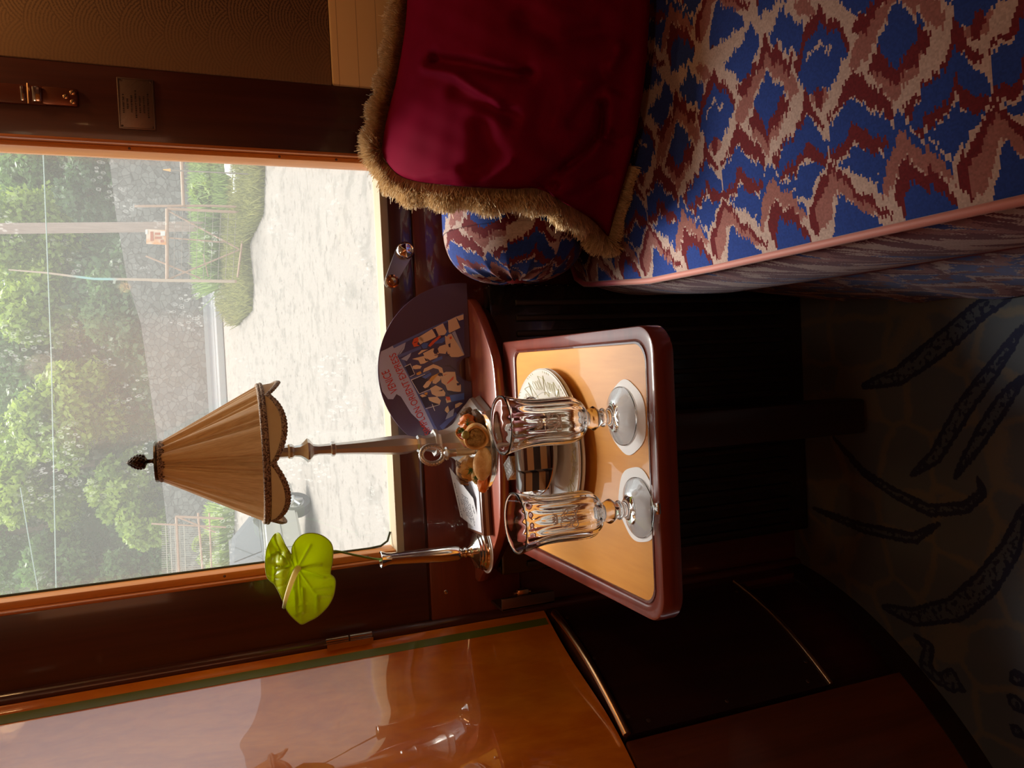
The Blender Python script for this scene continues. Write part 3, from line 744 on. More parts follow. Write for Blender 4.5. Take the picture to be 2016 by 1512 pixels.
# ------------------------------------------------------------------ cards on a book beside the vase
bkx0, bkx1 = -.312, -.205
tag(build('book', M().rbox((bkx0, 1.292, SZ), (bkx1, 1.385, SZ+.019), .003, rot=Matrix.Rotation(math.radians(3), 3, 'Z')), mat('brown book', fn=lambda: xmix(xm('GREATER_THAN', xm('ABSOLUTE', xpos()[2]-(SZ+.0095)), .003), (.42, .27, .16), (.13, .055, .035)), rough=.3, coat=.5), base=((bkx0+bkx1)/2, 1.33, SZ)), 'thin brown box under the white cards between vase and lamp', 'box')
def quad_card(name, pts, th, mat_, label, cat):
    a, b, c, d = [Vector(p) for p in pts]; nn = (b-a).cross(d-a).normalized()
    if nn.z < 0: nn = -nn
    o = build(name, M().prism([a, b, c, d], nn*th), mat_, base=(a+b+c+d)/4, smooth=0); return tag(o, label, cat), nn
cA = Vector((-.176, 1.388, SZ+.048)); cB = Vector((-.292, 1.385, SZ+.040)); cC = Vector((-.313, 1.293, SZ+.0205)); cD = Vector((-.200, 1.296, SZ+.0205))
tag(build('envelope', M().rbox((-.306, 1.298, SZ+.0192), (-.212, 1.378, SZ+.0206), .0005, rot=Matrix.Rotation(math.radians(4), 3, 'Z')), mat('bluish white card', (.46, .46, .52), .6), base=(-.26, 1.34, SZ+.0192)), 'white envelope lying flat under the written card by the bud vase', 'envelope')
kA, kB, kC, kD = aty(885, 920, 1.385), aty(907, 1017, 1.382), atz(948, 1049, SZ+.0245), atz(932, 981, SZ+.0255)
pn_ = (kB-kA).cross(kD-kA).normalized(); rc_ = ray(948, 1049); kC = CAM + rc_*((kA-CAM).dot(pn_)/rc_.dot(pn_))      # flat sheet
crd = thing('card', 'white card with small grey handwriting leaning against the silver bud vase', 'card', (kA+kB+kC+kD)/4)
nn = (kB-kA).cross(kD-kA).normalized()
if nn.z < 0: nn = -nn
build('sheet', M().prism([kA, kB, kC, kD], nn*.0006), mat('card stock', (.56, .56, .60), .7), crd, smooth=0)
mb = M(); rnd = random.Random(8)
def cp(u, v): return kA.lerp(kD, u).lerp(kB.lerp(kC, u), v) + nn*.0012
rows_ = [(.12, .25, .95), (.30, .50, .62), (.30, .70, .8), (.42, .32, .8), (.50, .30, .85), (.58, .28, .88), (.66, .26, .80), (.74, .35, .92), (.88, .30, .50)]
for u, v0, v1 in rows_:
    v = v0
    while v < v1:
        w_ = rnd.uniform(.02, .05); pts = [cp(u+rnd.uniform(-.022, .022), v+w_*q_/5) for q_ in range(6)]
        mb.tube(pts, .00032, 4); v += w_+rnd.uniform(.006, .03)
build('handwriting', mb, mat('dark ink', (.12, .12, .16), .7), crd, smooth=0)

# ------------------------------------------------------------------ half-round menu folder standing at the wall
MY = 1.372
mn = thing('menu_folder', 'half-round dark purple menu card with illustrated cover standing on the shelf', 'menu', (aty(914, 725, MY).x, MY, SZ+.001))
mc = aty(914, 727, MY); mr = (aty(912, 563, MY)-mc).length*1.035
def tilt(p, lay=0):           # leans back a little about its bottom edge
    return Vector((p.x, MY-lay*.00025+(p.z-SZ)*.03, p.z))
zb = SZ+.001
half = []; nrad = .0235
a0_ = math.asin(max(-1, (zb-mc.z)/mr))
for i in range(81): a = a0_+(math.pi-2*a0_)*i/80; half.append(Vector((mc.x+mr*math.cos(a), MY, max(zb, mc.z+mr*math.sin(a)))))
for i in range(25): a = math.pi-math.pi*i/24; half.append(Vector((mc.x+nrad*math.cos(a), MY, zb+nrad*math.sin(a))))
board = build('cover', M().prism([tilt(p) for p in half], (0, .003, 0)), mat('dark plum card', fn=lambda: xmix(xsm(xpos()[0], .0, .13), (.085, .048, .105), (.12, .075, .13)), rough=.3, coat=.4, coat_rough=.15), mn, smooth=30)
AM = M(); AMATS = []
def art(nm, polys, color, lay, rough=.35):
    mb_ = AM; AM.k = len(AMATS)
    for P in polys:
        pts = [tilt(aty(740+a/7.958, 600+b/7.958, MY), lay) for a, b in P]
        pts = [p for p in pts]
        cl = []
        for p in pts:
            d = Vector((p.x-mc.x, 0, p.z-mc.z))
            if d.length > mr-.0012: d = d.normalized()*(mr-.0012); p = tilt(Vector((mc.x+d.x, 0, mc.z+d.z)), lay)
            if p.z < zb+.0005: p = tilt(Vector((p.x, 0, zb+.0005)), lay)
            d = Vector((p.x-mc.x, 0, p.z-zb))
            if d.length < nrad+.001: d = (d.normalized() if d.length > 1e-6 else Vector((0, 0, 1)))*(nrad+.001); p = tilt(Vector((mc.x+d.x, 0, zb+d.z)), lay)
            cl.append(p)
        mb_.prism(cl, (0, .0002, 0))
    AMATS.append(mat(nm+' print', color, rough, coat=.3, coat_rough=.15))
art('title_band', [[(30,790),(90,730),(200,680),(270,640),(480,590),(470,650),(400,760),(345,800),(990,2000),(930,2030),(880,2010),(560,1700),(400,1440),(330,1400),(280,1480),(200,1480),(110,1360),(50,1200),(15,950)]], (.52, .54, .80), 1)
art('picture_ground', [[(345,800),(480,590),(900,350),(1250,190),(1370,140),(1385,150),(1385,800),(1270,900),(1270,1100),(1385,1190),(1385,1530),(1300,1650),(1200,1750),(1100,1850),(990,2000),(660,1400)]], (.08, .07, .20), 2)
art('picture_beams', [[(270,640),(900,340),(1370,130),(1372,160),(900,372),(290,680)],
   [(350,790),(700,650),(720,690),(370,830)], [(390,850),(600,1090),(560,1130),(540,1140)], [(380,850),(430,830),(700,1380),(960,1960),(920,1960),(650,1400)],
   [(430,820),(560,750),(540,790),(440,850)], [(540,1150),(840,1030),(850,1060),(560,1190)], [(660,1400),(900,1300),(910,1330),(680,1440)],
   [(1000,1900),(1250,1680),(1280,1720),(1050,1960)], [(1080,410),(1150,380),(1200,470),(1120,480)]], (.13, .17, .50), 3)
art('picture_windows', [[(460,970),(540,930),(610,1080),(535,1120)], [(560,1180),(770,1090),(880,1300),(680,1390)], [(690,1440),(800,1400),(880,1560),(780,1620)], [(880,1500),(960,1470),(1000,1560),(900,1600)]], (.028, .024, .075), 4)
art('picture_panes', [[(360,790),(470,600),(450,690),(400,760)], [(400,850),(560,750),(540,810),(490,880)], [(1130,1690),(1230,1620),(1210,1740),(1090,1800)], [(1190,440),(1240,410),(1385,780),(1360,780)]], (.50, .55, .80), 5)
art('picture_frames', [[(452,966),(542,922),(546,930),(458,974)], [(538,924),(545,920),(615,1082),(608,1086)], [(552,1174),(772,1084),(776,1092),(560,1184)], [(536,1124),(612,1088),(614,1094),(540,1132)], [(676,1394),(684,1400),(900,1310),(896,1302)], [(552,1176),(560,1174),(690,1396),(682,1400)], [(1120,250),(1130,245),(1300,340),(1290,350)], [(780,1626),(1000,1560),(1000,1568),(786,1634)], [(880,1560),(890,1556),(930,1660),(920,1664)]], (.85, .87, .95), 6)
CREAM = (.92, .68, .48)
art('picture_figures', [[(650,520),(700,490),(880,380),(950,500),(830,560),(760,590),(720,570)], [(900,370),(1050,290),(1110,420),(1080,470),(960,490)], [(1130,250),(1250,190),(1320,360),(1140,450)], [(1250,190),(1370,150),(1370,230),(1300,250)],
   [(655,560),(700,500),(750,520),(760,580),(700,620)], [(1080,490),(1180,450),(1290,640),(1380,790),(1290,820),(1180,820),(1120,760),(1090,600)], [(1000,650),(1090,620),(1120,700),(1090,770),(990,760),(970,690)], [(740,760),(900,680),(990,760),(960,830),(850,870),(770,820)], [(660,770),(720,710),(820,700),(740,740),(680,780)], [(570,850),(640,830),(760,800),(830,880),(760,920),(700,930),(670,870)],
   [(580,960),(640,940),(720,960),(700,1000),(620,1010),(580,1000)], [(760,1000),(900,930),(960,950),(1040,990),(1060,1080),(1000,1060),(980,1010),(900,990),(820,1030),(740,1060)], [(1010,1090),(1100,1050),(1240,1050),(1260,1180),(1330,1260),(1330,1360),(1250,1370),(1190,1350),(1120,1340),(1090,1260),(1030,1220)],
   [(740,1280),(800,1200),(900,1150),(860,1230),(820,1290),(770,1310)], [(890,1130),(960,1100),(1020,1130),(1010,1180),(940,1240),(890,1230)], [(850,1310),(940,1260),(1040,1310),(1090,1380),(1080,1430),(960,1440),(880,1400)], [(690,1420),(740,1400),(800,1430),(730,1450)], [(820,1450),(960,1440),(1020,1500),(1000,1560),(900,1530),(840,1500)], [(1090,1470),(1150,1450),(1180,1520),(1110,1540)], [(1240,1560),(1310,1530),(1360,1540),(1290,1600),(1240,1620)], [(1090,1620),(1130,1580),(1150,1660),(1120,1700),(1080,1660)]], CREAM, 7)
art('picture_orange', [[(570,600),(600,530),(660,505),(670,560),(650,620),(690,640),(600,660)], [(820,640),(880,570),(1000,480),(1020,500),(930,590),(850,660)], [(1150,510),(1180,490),(1190,530),(1160,540)], [(1110,1230),(1200,1130),(1220,1120),(1210,1170),(1120,1240)], [(1060,1100),(1130,1080),(1070,1110)], [(1090,1440),(1170,1440),(1170,1490),(1120,1500)]], (.85, .13, .05), 8)
art('picture_yellow', [[(640,1070),(700,1040),(720,1070),(680,1100),(640,1100)], [(830,1180),(880,1120),(1000,1060),(960,1110),(900,1180),(860,1210)], [(760,1380),(810,1370),(810,1410),(770,1410)]], (.78, .40, .08), 8)
art('picture_blue', [[(710,640),(740,600),(820,600),(800,680),(740,690)], [(910,600),(960,560),(1070,500),(1080,560),(1040,600),(940,610)], [(870,890),(960,830),(1040,800),(1040,850),(900,910)], [(720,1130),(800,1090),(860,1060),(870,1100),(780,1160)], [(1150,1420),(1380,1380),(1380,1480),(1180,1520)], [(1080,470),(1130,420),(1150,440),(1110,500)]], (.09, .18, .65), 9)
art('picture_ink', [[(905,700),(950,680),(975,720),(960,770),(920,770),(900,740)], [(910,790),(1010,765),(1000,780),(930,795)], [(1130,620),(1165,600),(1165,670),(1140,660)], [(760,830),(790,850),(840,880),(780,880)], [(1040,960),(1160,940),(1250,1020),(1240,1030),(1150,970)], [(1260,1230),(1310,1220),(1310,1260),(1270,1265)], [(960,1080),(1040,1070),(1050,1120),(1010,1110)], [(980,1350),(1050,1320),(1040,1350)], [(1090,1330),(1140,1350),(1340,1370),(1300,1390),(1150,1400)], [(1080,800),(1160,770),(1120,810)], [(600,590),(650,575),(650,580),(605,600)], [(940,500),(980,480),(930,370),(905,380)]], (.05, .035, .11), 10)
build('cover_picture', AM, AMATS, mn, smooth=0)
def text_on(s_, name, p0, p1_, height, mat_, par, lay, width_fit=True, fn=tilt):
    """a line of print from world point p0 to p1_ in the plane of the card"""
    cu = bpy.data.curves.new(name, 'FONT'); cu.body = s_; cu.size = 1; to = bpy.data.objects.new(name, cu); COL.objects.link(to)
    bpy.context.view_layer.update(); me = to.to_mesh(); V_ = [v.co.copy() for v in me.vertices]; F_ = [tuple(p.vertices) for p in me.polygons]
    to.to_mesh_clear(); bpy.data.objects.remove(to); bpy.data.curves.remove(cu)
    x0, x1 = min(v.x for v in V_), max(v.x for v in V_); y1 = max(v.y for v in V_)
    d = Vector(p1_)-Vector(p0); L = d.length; d.normalize(); up = Vector((-d.z, 0, d.x))
    mb_ = M(); vv = []
    for v in V_: q_ = Vector(p0)+d*((v.x-x0)/(x1-x0)*L)+up*(v.y/y1*height); vv.append(fn(q_, lay))
    n_ = len(vv); mb_.add(vv, F_)
    return build(name, mb_, mat_, par, smooth=0)
RED = mat('red lettering', (.62, .03, .03), .4, coat=.2)
text_on('VENICE', 'title_line', aty(784.5, 770, MY), aty(766, 727, MY), .0148, RED, mn, 3)
text_on('SIMPLON·ORIENT·EXPRESS', 'title_line', aty(850, 852, MY), aty(779, 694, MY), .0130, RED, mn, 3)
# ------------------------------------------------------------------ coasters and crystal goblets
def coaster(x, y, lab, rz):
    m_ = M().lathe([(.047, TZ), (.047, TZ+.0011), (0, TZ+.0011)], (x, y, 0), 96, lambda r, z, t: (r*(1+.022*math.cos(6*(t+rz))) if r > 0 else 0, z))
    return tag(build('coaster', m_, WHITE, base=(x, y, TZ)), lab, 'coaster', 'paper coasters on the folding table')
coaster(-.183, .824, 'white scalloped paper coaster under the left goblet, at the near table edge', .3)
coaster(-.075, .842, 'white scalloped paper coaster under the right goblet, beside the plate', .0)
GO = [(.0, .0105), (.010, .0085), (.020, .0050), (.030, .0018), (.0345, .0004), (.0355, 0), (.0375, .0010), (.0376, .0024), (.0355, .0040), (.027, .0085), (.017, .0145), (.0115, .0195), (.0088, .0235), (.0092, .0262), (.0118, .0275), (.0118, .0290), (.0090, .0308), (.0105, .0335), (.0148, .0395), (.0152, .0425), (.0118, .0480), (.0096, .0505), (.0128, .0530), (.0150, .0550), (.0215, .0600), (.0268, .0665), (.0292, .075), (.0297, .088), (.0292, .105), (.0290, .120), (.0300, .136), (.0325, .150), (.0352, .161), (.0358, .1645),
      (.0352, .1655), (.0343, .1642), (.0312, .149), (.0284, .134), (.0272, .118), (.0272, .10), (.0272, .085), (.0262, .074), (.0228, .066), (.0150, .0605), (.0, .059)]
GOUT = GO[:34]
def gshape(r, z, t, outer=True):
    if .053 < z < .15 and outer:
        k = min(1, (z-.053)/.012)*min(1, (.15-z)/.022); return (r*(1-.045*k*abs(math.sin(7*t))), z)
    if .033 < z < .048: return (r*(1-.05*abs(math.sin(3*t))), z)
    return (r, z)
def catm2(P, n=4):
    q_ = catmull([(a, b, 0) for a, b in P], n); return [(max(0, p.x), p.y) for p in q_]
def rad_at(z):
    for (r0_, z0_), (r1_, z1_) in zip(GOUT[23:], GOUT[24:]):
        if z0_ <= z <= z1_: return r0_+(r1_-r0_)*(z-z0_)/(z1_-z0_+1e-9)
    return .029
MONO = []
def arc(cx, cy, rx, ry, a0, a1, n=18): return [(cx+rx*math.cos(math.radians(a0+(a1-a0)*i/n)), cy+ry*math.sin(math.radians(a0+(a1-a0)*i/n))) for i in range(n+1)]
# crown, then interlaced script letters (millimetres: across, up)
MONO += [[(-5, 16), (5, 16)], [(-5, 16), (-6, 21)], [(5, 16), (6, 21)], [(-5.8, 20), (-3.2, 17.5), (-2.5, 21.5), (-.8, 17.8), (0, 22.5), (.8, 17.8), (2.5, 21.5), (3.2, 17.5), (5.8, 20)], [(-5, 17), (5, 17)]]
MONO += [arc(-5.5, 7, 5, 5.5, 60, 400), arc(4, 2, 6.5, 6, -120, 210), arc(-1, 5, 3.2, 6.8, 0, 360), arc(8.5, 6, 3.2, 3, 90, 420),
         arc(-8.5, -3.5, 3.2, 3.4, 0, 330), [(-10, 9), (-7, 3), (-3, -4), (0, -6), (2, -1), (1, 5), (-1, 10), (3, 12), (6, 8)], [(-6, -6.5), (-1, -4), (5, -5.5), (9, -8)], arc(0, -2.5, 4.5, 3, 150, 390)]
def goblet(x, y, lab, mono_ang, strength):
    z0_ = TZ+.0012
    g_ = thing('goblet', lab, 'glass', (x, y, z0_), 'crystal goblets on the folding table')
    P = catm2(GO, 3); top = max(range(len(P)), key=lambda i: P[i][1]); m_ = M()
    state = {'i': 0}
    vs = []; n_ = 112
    for i, (r, z) in enumerate(P):
        for k in range(n_):
            t_ = 2*math.pi*k/n_; rr, zz = gshape(r, z, t_, i <= top); vs.append((x+rr*math.cos(t_), y+rr*math.sin(t_), z0_+zz))
    m_.add(vs, [(j*n_+k, j*n_+(k+1) % n_, (j+1)*n_+(k+1) % n_, (j+1)*n_+k) for j in range(len(P)-1) for k in range(n_)])
    bm = bmesh.new(); 
    o = build('glass_body', m_, GLASS, g_, smooth=180, fix=False)
    bm.from_mesh(o.data); bmesh.ops.remove_doubles(bm, verts=bm.verts[:], dist=1e-6); bmesh.ops.recalc_face_normals(bm, faces=bm.faces[:]); bm.to_mesh(o.data); bm.free()
    mb_ = M()
    for s_ in MONO:
        pts = []
        for i in range(len(s_)-1):
            for k in range(3):
                a = s_[i][0]+(s_[i+1][0]-s_[i][0])*k/3; b = s_[i][1]+(s_[i+1][1]-s_[i][1])*k/3; pts.append((a, b))
        pts.append(s_[-1])
        w_ = []
        for a, b in pts:
            z = .106+b*.00115; r = rad_at(z)+.0003; t_ = mono_ang+a*.00100/r; w_.append((x+r*math.cos(t_), y+r*math.sin(t_), z0_+z))
        mb_.tube(w_, .00055*strength, 5)
    build('engraved_monogram', mb_, FROST, g_)
    return g_
goblet(-.186, .820, 'left crystal goblet with fluted bowl standing at the near table edge', math.radians(-80), 1.1)
goblet(-.074, .852, 'right crystal goblet with crowned monogram in front of the dessert stand', math.radians(-87), 1.3)

# ------------------------------------------------------------------ plates, napkin and two-tier stand
PX, PY = -.133, 1.063
def plate(z, r, name_lab):
    t_ = thing('plate', name_lab, 'plate', (PX, PY, z), 'stacked white plates')
    P = [(0, z), (r*.62, z), (r*.70, z+.002), (r*.985, z+.0105), (r, z+.0125), (r*.99, z+.0140), (r*.93, z+.0130), (r*.72, z+.0065), (r*.64, z+.0050), (0, z+.0048)]
    build('dish', M().lathe(catm2(P, 3), (PX, PY, 0), 96), PORC, t_, smooth=60); return t_
plate(TZ, .1215, 'bottom white porcelain plate under the patterned plate on the table')
p2_ = plate(TZ+.0072, .1215, 'white porcelain plate with olive leaf line drawing under the dessert stand')
GL = mat('olive line print', (.60, .57, .27), .3, coat=.5)
def plz(r):
    z = TZ+.0072; k = r/.1215
    return z+(.0131+(k-.93)*.01 if k > .93 else .0065+(k-.72)/.21*.0065 if k > .72 else .0052)+.0006
def pp(a, r): return (PX+r*math.cos(a), PY+r*math.sin(a), plz(r))
mb = M(); rnd = random.Random(11)
for a0_ in [math.radians(k*30+8) for k in range(12)]:
    for q_ in range(3):
        a = a0_+q_*.085; r = .098+rnd.uniform(-.003, .003); pts = [pp(a+.035*math.cos(t_)+.012*math.sin(t_), r+.0075*math.sin(t_)) for t_ in [2*math.pi*i/14 for i in range(14)]]
        mb.tube(pts, .00030, 4, closed=True)
    a = a0_+.32
    for tri in (((a-.09, .080), (a+.08, .086), (a-.01, .112)), ((a+.10, .082), (a+.17, .112), (a+.0, .106))):
        pts = []
        for i in range(3):
            (x0, y0), (x1, y1) = tri[i], tri[(i+1) % 3]
            pts += [pp(x0+(x1-x0)*k/6, y0+(y1-y0)*k/6) for k in range(6)]
        mb.tube(pts, .00038, 4, closed=True)
    for q_ in range(4): mb.tube([pp(a0_+.06*q_+.1, .1165), pp(a0_+.06*q_+.12, .119)], .0005, 4)
build('leaf_print', mb, GL, p2_, smooth=0)
ZT = TZ+.0135
tag(build('napkin', M().rbox((-.203, 1.055, ZT-.0005), (-.056, 1.168, ZT+.003), .001, rot=Matrix.Rotation(math.radians(-2), 3, 'Z')), WHITE, base=(-.13, 1.11, ZT)), 'folded white paper napkin under the dessert stand on the plate', 'napkin')
stn = thing('cake_stand', 'two-tier polished silver dessert stand with ring handle on the plates', 'stand', (PX, PY, ZT))
AX = (-.127, 1.065, 0)
T1, T2 = .797, .886      # tray surfaces
build('lower_tray', M().lathe([(.045, ZT+.0035), (.048, ZT+.0065), (.045, T1-.006), (.066, T1-.004), (.0715, T1+.001), (.0735, T1+.0050), (.0745, T1+.0058), (.0735, T1+.0066), (.0722, T1+.0058), (.0695, T1+.0015), (.064, T1), (0, T1)], AX, 96), SILVER, stn)
build('upper_tray', M().lathe([(.010, T2-.012), (.014, T2-.008), (.05, T2-.006), (.0545, T2-.004), (.0590, T2+.0005), (.0605, T2+.0050), (.0618, T2+.0060), (.0608, T2+.0070), (.0592, T2+.0060), (.0565, T2+.0015), (.052, T2), (0, T2)], AX, 96), SILVER, stn)
build('post', M().lathe([(.0048, T1), (.0048, T1+.08), (.0065, T2-.012), (.0065, T2-.010), (.0052, T2), (.0052, T2+.012), (.0058, T2+.013), (.0052, T2+.014), (.0056, T2+.040), (.0062, T2+.041), (.0056, T2+.042), (.0060, T2+.052), (.0095, T2+.053), (.0098, T2+.0555), (.0065, T2+.058), (.004, T2+.060), (0, T2+.060)], AX, 32), PEWTER, stn)
rg = []
for i in range(48):
    a = 2*math.pi*i/48; rg.append((AX[0]+.0125*math.cos(a), AX[1]+.004*math.cos(a), .962+.0165*math.sin(a)))
hd = build('ring_handle', M().tube(rg, [.0035+.0006*(i % 2) for i in range(48)], 10, closed=True), PEWTER, stn)
mb = M()
for i in range(0, 48, 2): mb.blob(Vector(rg[i])+Vector((0, -.0032, 0)), (.0011,)*3, seg=8)
build('beading', mb, SILVER, hd)

# ------------------------------------------------------------------ savouries on the upper tier
def food(name, color, color2=None, rough=.55, sc=90, bmp=.001, sub=.0, coat=.1):
    return mat(name, color, rough, coat=coat, coat_rough=.2, sub=sub,
               fn=lambda: xmix(xsm(xnoise(xvec(*xpos()), sc, 4, .6), .35, .65), color, color2 or tuple(c*.7 for c in color)), bump=lambda: (xnoise(xvec(*xpos()), sc*5, 3), bmp))
BREAD = food('golden bread', (.88, .52, .17), (.72, .36, .09)); BREADP = food('pale bun', (.90, .58, .22), (.78, .44, .13))
CRUST = food('brown crust', (.22, .10, .03), (.10, .04, .015), sc=200, bmp=.002)
SALM = food('smoked salmon', (.95, .30, .05), (.85, .20, .03), .35, 60, coat=.4); HAM = food('pink ham', (.88, .38, .28), (.70, .22, .17), .4, 120, coat=.3)
EGG = food('creamy filling', (.85, .62, .22), (.62, .40, .11), .4, 220, .002, coat=.3); OLV = food('green olive', (.36, .33, .08), (.26, .24, .06), .25, 60, .0002, coat=.8)
DILL = mat('dill green', (.05, .14, .015), .6); MUSH = food('browned mushroom', (.42, .27, .14), (.20, .11, .06), .5, 150, .002)
def dill(m_, c, n, L, rnd, up=(0, -.3, 1)):
    for i in range(n):
        d = Vector((rnd.uniform(-1, 1), rnd.uniform(-1, .4), rnd.uniform(-.2, 1)))*.8+Vector(up); d.normalize(); l = L*rnd.uniform(.5, 1)
        a = Vector(c); b = a+d*l*.5; e = b+(d+Vector((rnd.uniform(-.5, .5),)*3)).normalized()*l*.5
        m_.tube([a, b, e], [.0005, .0004, .0002], 4)
        for k in range(3):
            f_ = a.lerp(b, .4+.2*k); m_.tube([f_, f_+Vector((rnd.uniform(-1, 1), rnd.uniform(-1, 1), rnd.uniform(-.2, 1)))*l*.3], .0003, 3)
G1 = 'savouries on the upper tier'
# round roll with creamy filling and an olive
f1 = thing('filled_roll', 'golden rolled bread ring with creamy egg filling and green olive on upper tier', 'canape', (-.100, 1.040, T2), G1)
axd = Vector((-.12, -.93, .33)).normalized(); c0 = Vector((-.103, 1.036, T2+.0175))
prf = [(.0175, -.010), (.0185, -.004), (.0185, .004), (.0178, .010), (.0165, .0125), (.0145, .0120), (.0135, .008), (.0130, -.010)]
build('bread', M().lathe(catm2(prf, 3), c0, 48, lambda r, z, t: (r*(1+.04*math.sin(3*t+1)), z), axis=axd, closed=True), BREAD, f1, smooth=180)
mb = M(); rnd = random.Random(2)
mb.lathe([(.0142, -.009), (.0142, .004), (.012, .0065), (0, .007)], c0, 24, axis=axd)
for i in range(26):
    a = rnd.uniform(0, 6.28); r = rnd.uniform(0, .0115); q_ = axd.to_track_quat('Z', 'Y').to_matrix() @ Vector((r*math.cos(a), r*math.sin(a), .0065)); mb.blob(c0+q_, (rnd.uniform(.002, .0045),)*3, nz=.3, seed=i, seg=10)
build('filling', mb, EGG, f1, smooth=180)
build('olive', M().blob(c0+Vector((.004, -.006, .018)), (.0062, .0055, .0062), seg=18), OLV, f1, smooth=180)
mb = M(); dill(mb, c0+Vector((.010, .002, .021)), 12, .013, rnd); build('dill', mb, DILL, f1)
# flat bun slice lying at the front
f2 = thing('bun_slice', 'smooth golden oval bun half leaning on the near rim of upper tier', 'canape', (-.139, 1.027, T2), G1)
build('bread', M().blob((-.142, 1.027, T2+.0125), (.0245, .0085, .0135), rot=Matrix.Rotation(.12, 3, 'Y') @ Matrix.Rotation(-.25, 3, 'X'), nz=.05, seed=4, seg=32), BREADP, f2, smooth=180)
# salmon canape with dill, right back
f3 = thing('salmon_canape', 'round orange smoked salmon canape with dill at the right back of upper tier', 'canape', (-.083, 1.070, T2), G1)
build('bread', M().lathe([(.015, T2), (.0165, T2+.003), (.0165, T2+.008), (.014, T2+.010), (0, T2+.010)], (-.084, 1.072, 0), 28, lambda r, z, t: (r*(1+.06*math.sin(4*t)), z)), CRUST, f3)
build('salmon', M().blob((-.086, 1.068, T2+.019), (.0135, .013, .0125), nz=.12, seed=8, seg=28, fn=lambda p: Vector((p.x, p.y, p.z+.0015*math.sin(p.x*700+p.y*300)))), SALM, f3, smooth=180)
mb = M(); dill(mb, (-.094, 1.057, T2+.028), 14, .014, rnd); dill(mb, (-.086, 1.054, T2+.024), 8, .016, rnd, (.6, -.6, -.2)); build('dill', mb, DILL, f3)
f4 = thing('herb_canape', 'dark brown herb crusted bread bite behind the salmon canape', 'canape', (-.085, 1.09, T2), G1)
build('bread', M().blob((-.079, 1.087, T2+.011), (.013, .012, .0125), nz=.25, seed=3, seg=28), CRUST, f4, smooth=180)
mb = M()
for i in range(30): mb.blob((-.079+rnd.uniform(-.011, .011), 1.087+rnd.uniform(-.010, .006), T2+.018+rnd.uniform(0, .005)), (.0016,)*3, nz=.3, seed=i, seg=8)
build('seeds', mb, food('toasted seeds', (.30, .17, .06), sc=300), f4)
# rolled ham wrap
f5 = thing('ham_wrap', 'small folded bread cone with pink ham beside the handle on upper tier', 'canape', (-.108, 1.085, T2), G1)
d5 = Vector((.5, -.45, .35)).normalized(); c5 = Vector((-.109, 1.078, T2+.016))
build('bread', M().lathe(catm2([(.006, -.018), (.011, -.010), (.0145, .004), (.0155, .012), (.0138, .0125), (.012, .004), (.008, -.010)], 3), c5, 36, lambda r, z, t: (r*(1+.12*math.sin(2*t+.6)), z+.003*math.sin(t)), axis=d5, closed=True), BREAD, f5, smooth=180)
build('ham', M().lathe(catm2([(.0115, -.010), (.0125, .006), (.0125, .014), (.0100, .0155), (.0070, .010), (.0045, .014), (.0, .012)], 3), c5, 40, lambda r, z, t: (r*(1+.08*math.sin(5*t)), z+.0016*math.sin(3*t)), axis=d5), HAM, f5, smooth=180)
# mushroom parcel
f6 = thing('pastry_parcel', 'golden pastry parcel with browned folded top left of the silver handle', 'canape', (-.155, 1.075, T2), G1)
build('pastry', M().blob((-.153, 1.073, T2+.018), (.0205, .018, .0195), nz=.07, seed=6, seg=36, fn=lambda p: Vector((p.x*(1+.05*math.sin(p.z*500)), p.y, p.z))), food('glazed pastry', (.85, .52, .15), (.55, .28, .07), .35, 70, coat=.5), f6, smooth=180)
mb = M()
for i in range(9): mb.tube([(-.170+.0035*i-.006, 1.062+.002*math.sin(i), T2+.024), (-.169+.0035*i-.004, 1.066, T2+.034+.002*math.sin(i*2)), (-.166+.003*i, 1.075, T2+.037), (-.165+.003*i, 1.084, T2+.034)], [.0012, .0020, .0018, .001], 8)
build('mushroom', mb, MUSH, f6, smooth=180)
f7 = thing('salmon_roll', 'orange salmon strip roll with green herbs at the left of upper tier', 'canape', (-.168, 1.045, T2), G1)
build('salmon', M().blob((-.171, 1.045, T2+.0085), (.0155, .012, .0085), nz=.15, seed=12, seg=30, rot=Matrix.Rotation(-.5, 3, 'Z')), SALM, f7, smooth=180)
build('cream', M().blob((-.163, 1.052, T2+.014), (.013, .010, .008), nz=.1, seed=5, seg=24), BREADP, f7, smooth=180)
mb = M(); dill(mb, (-.150, 1.050, T2+.022), 10, .016, rnd, (-.9, -.2, .1)); dill(mb, (-.160, 1.044, T2+.018), 8, .016, rnd, (-1, -.1, -.3)); build('herbs', mb, DILL, f7)

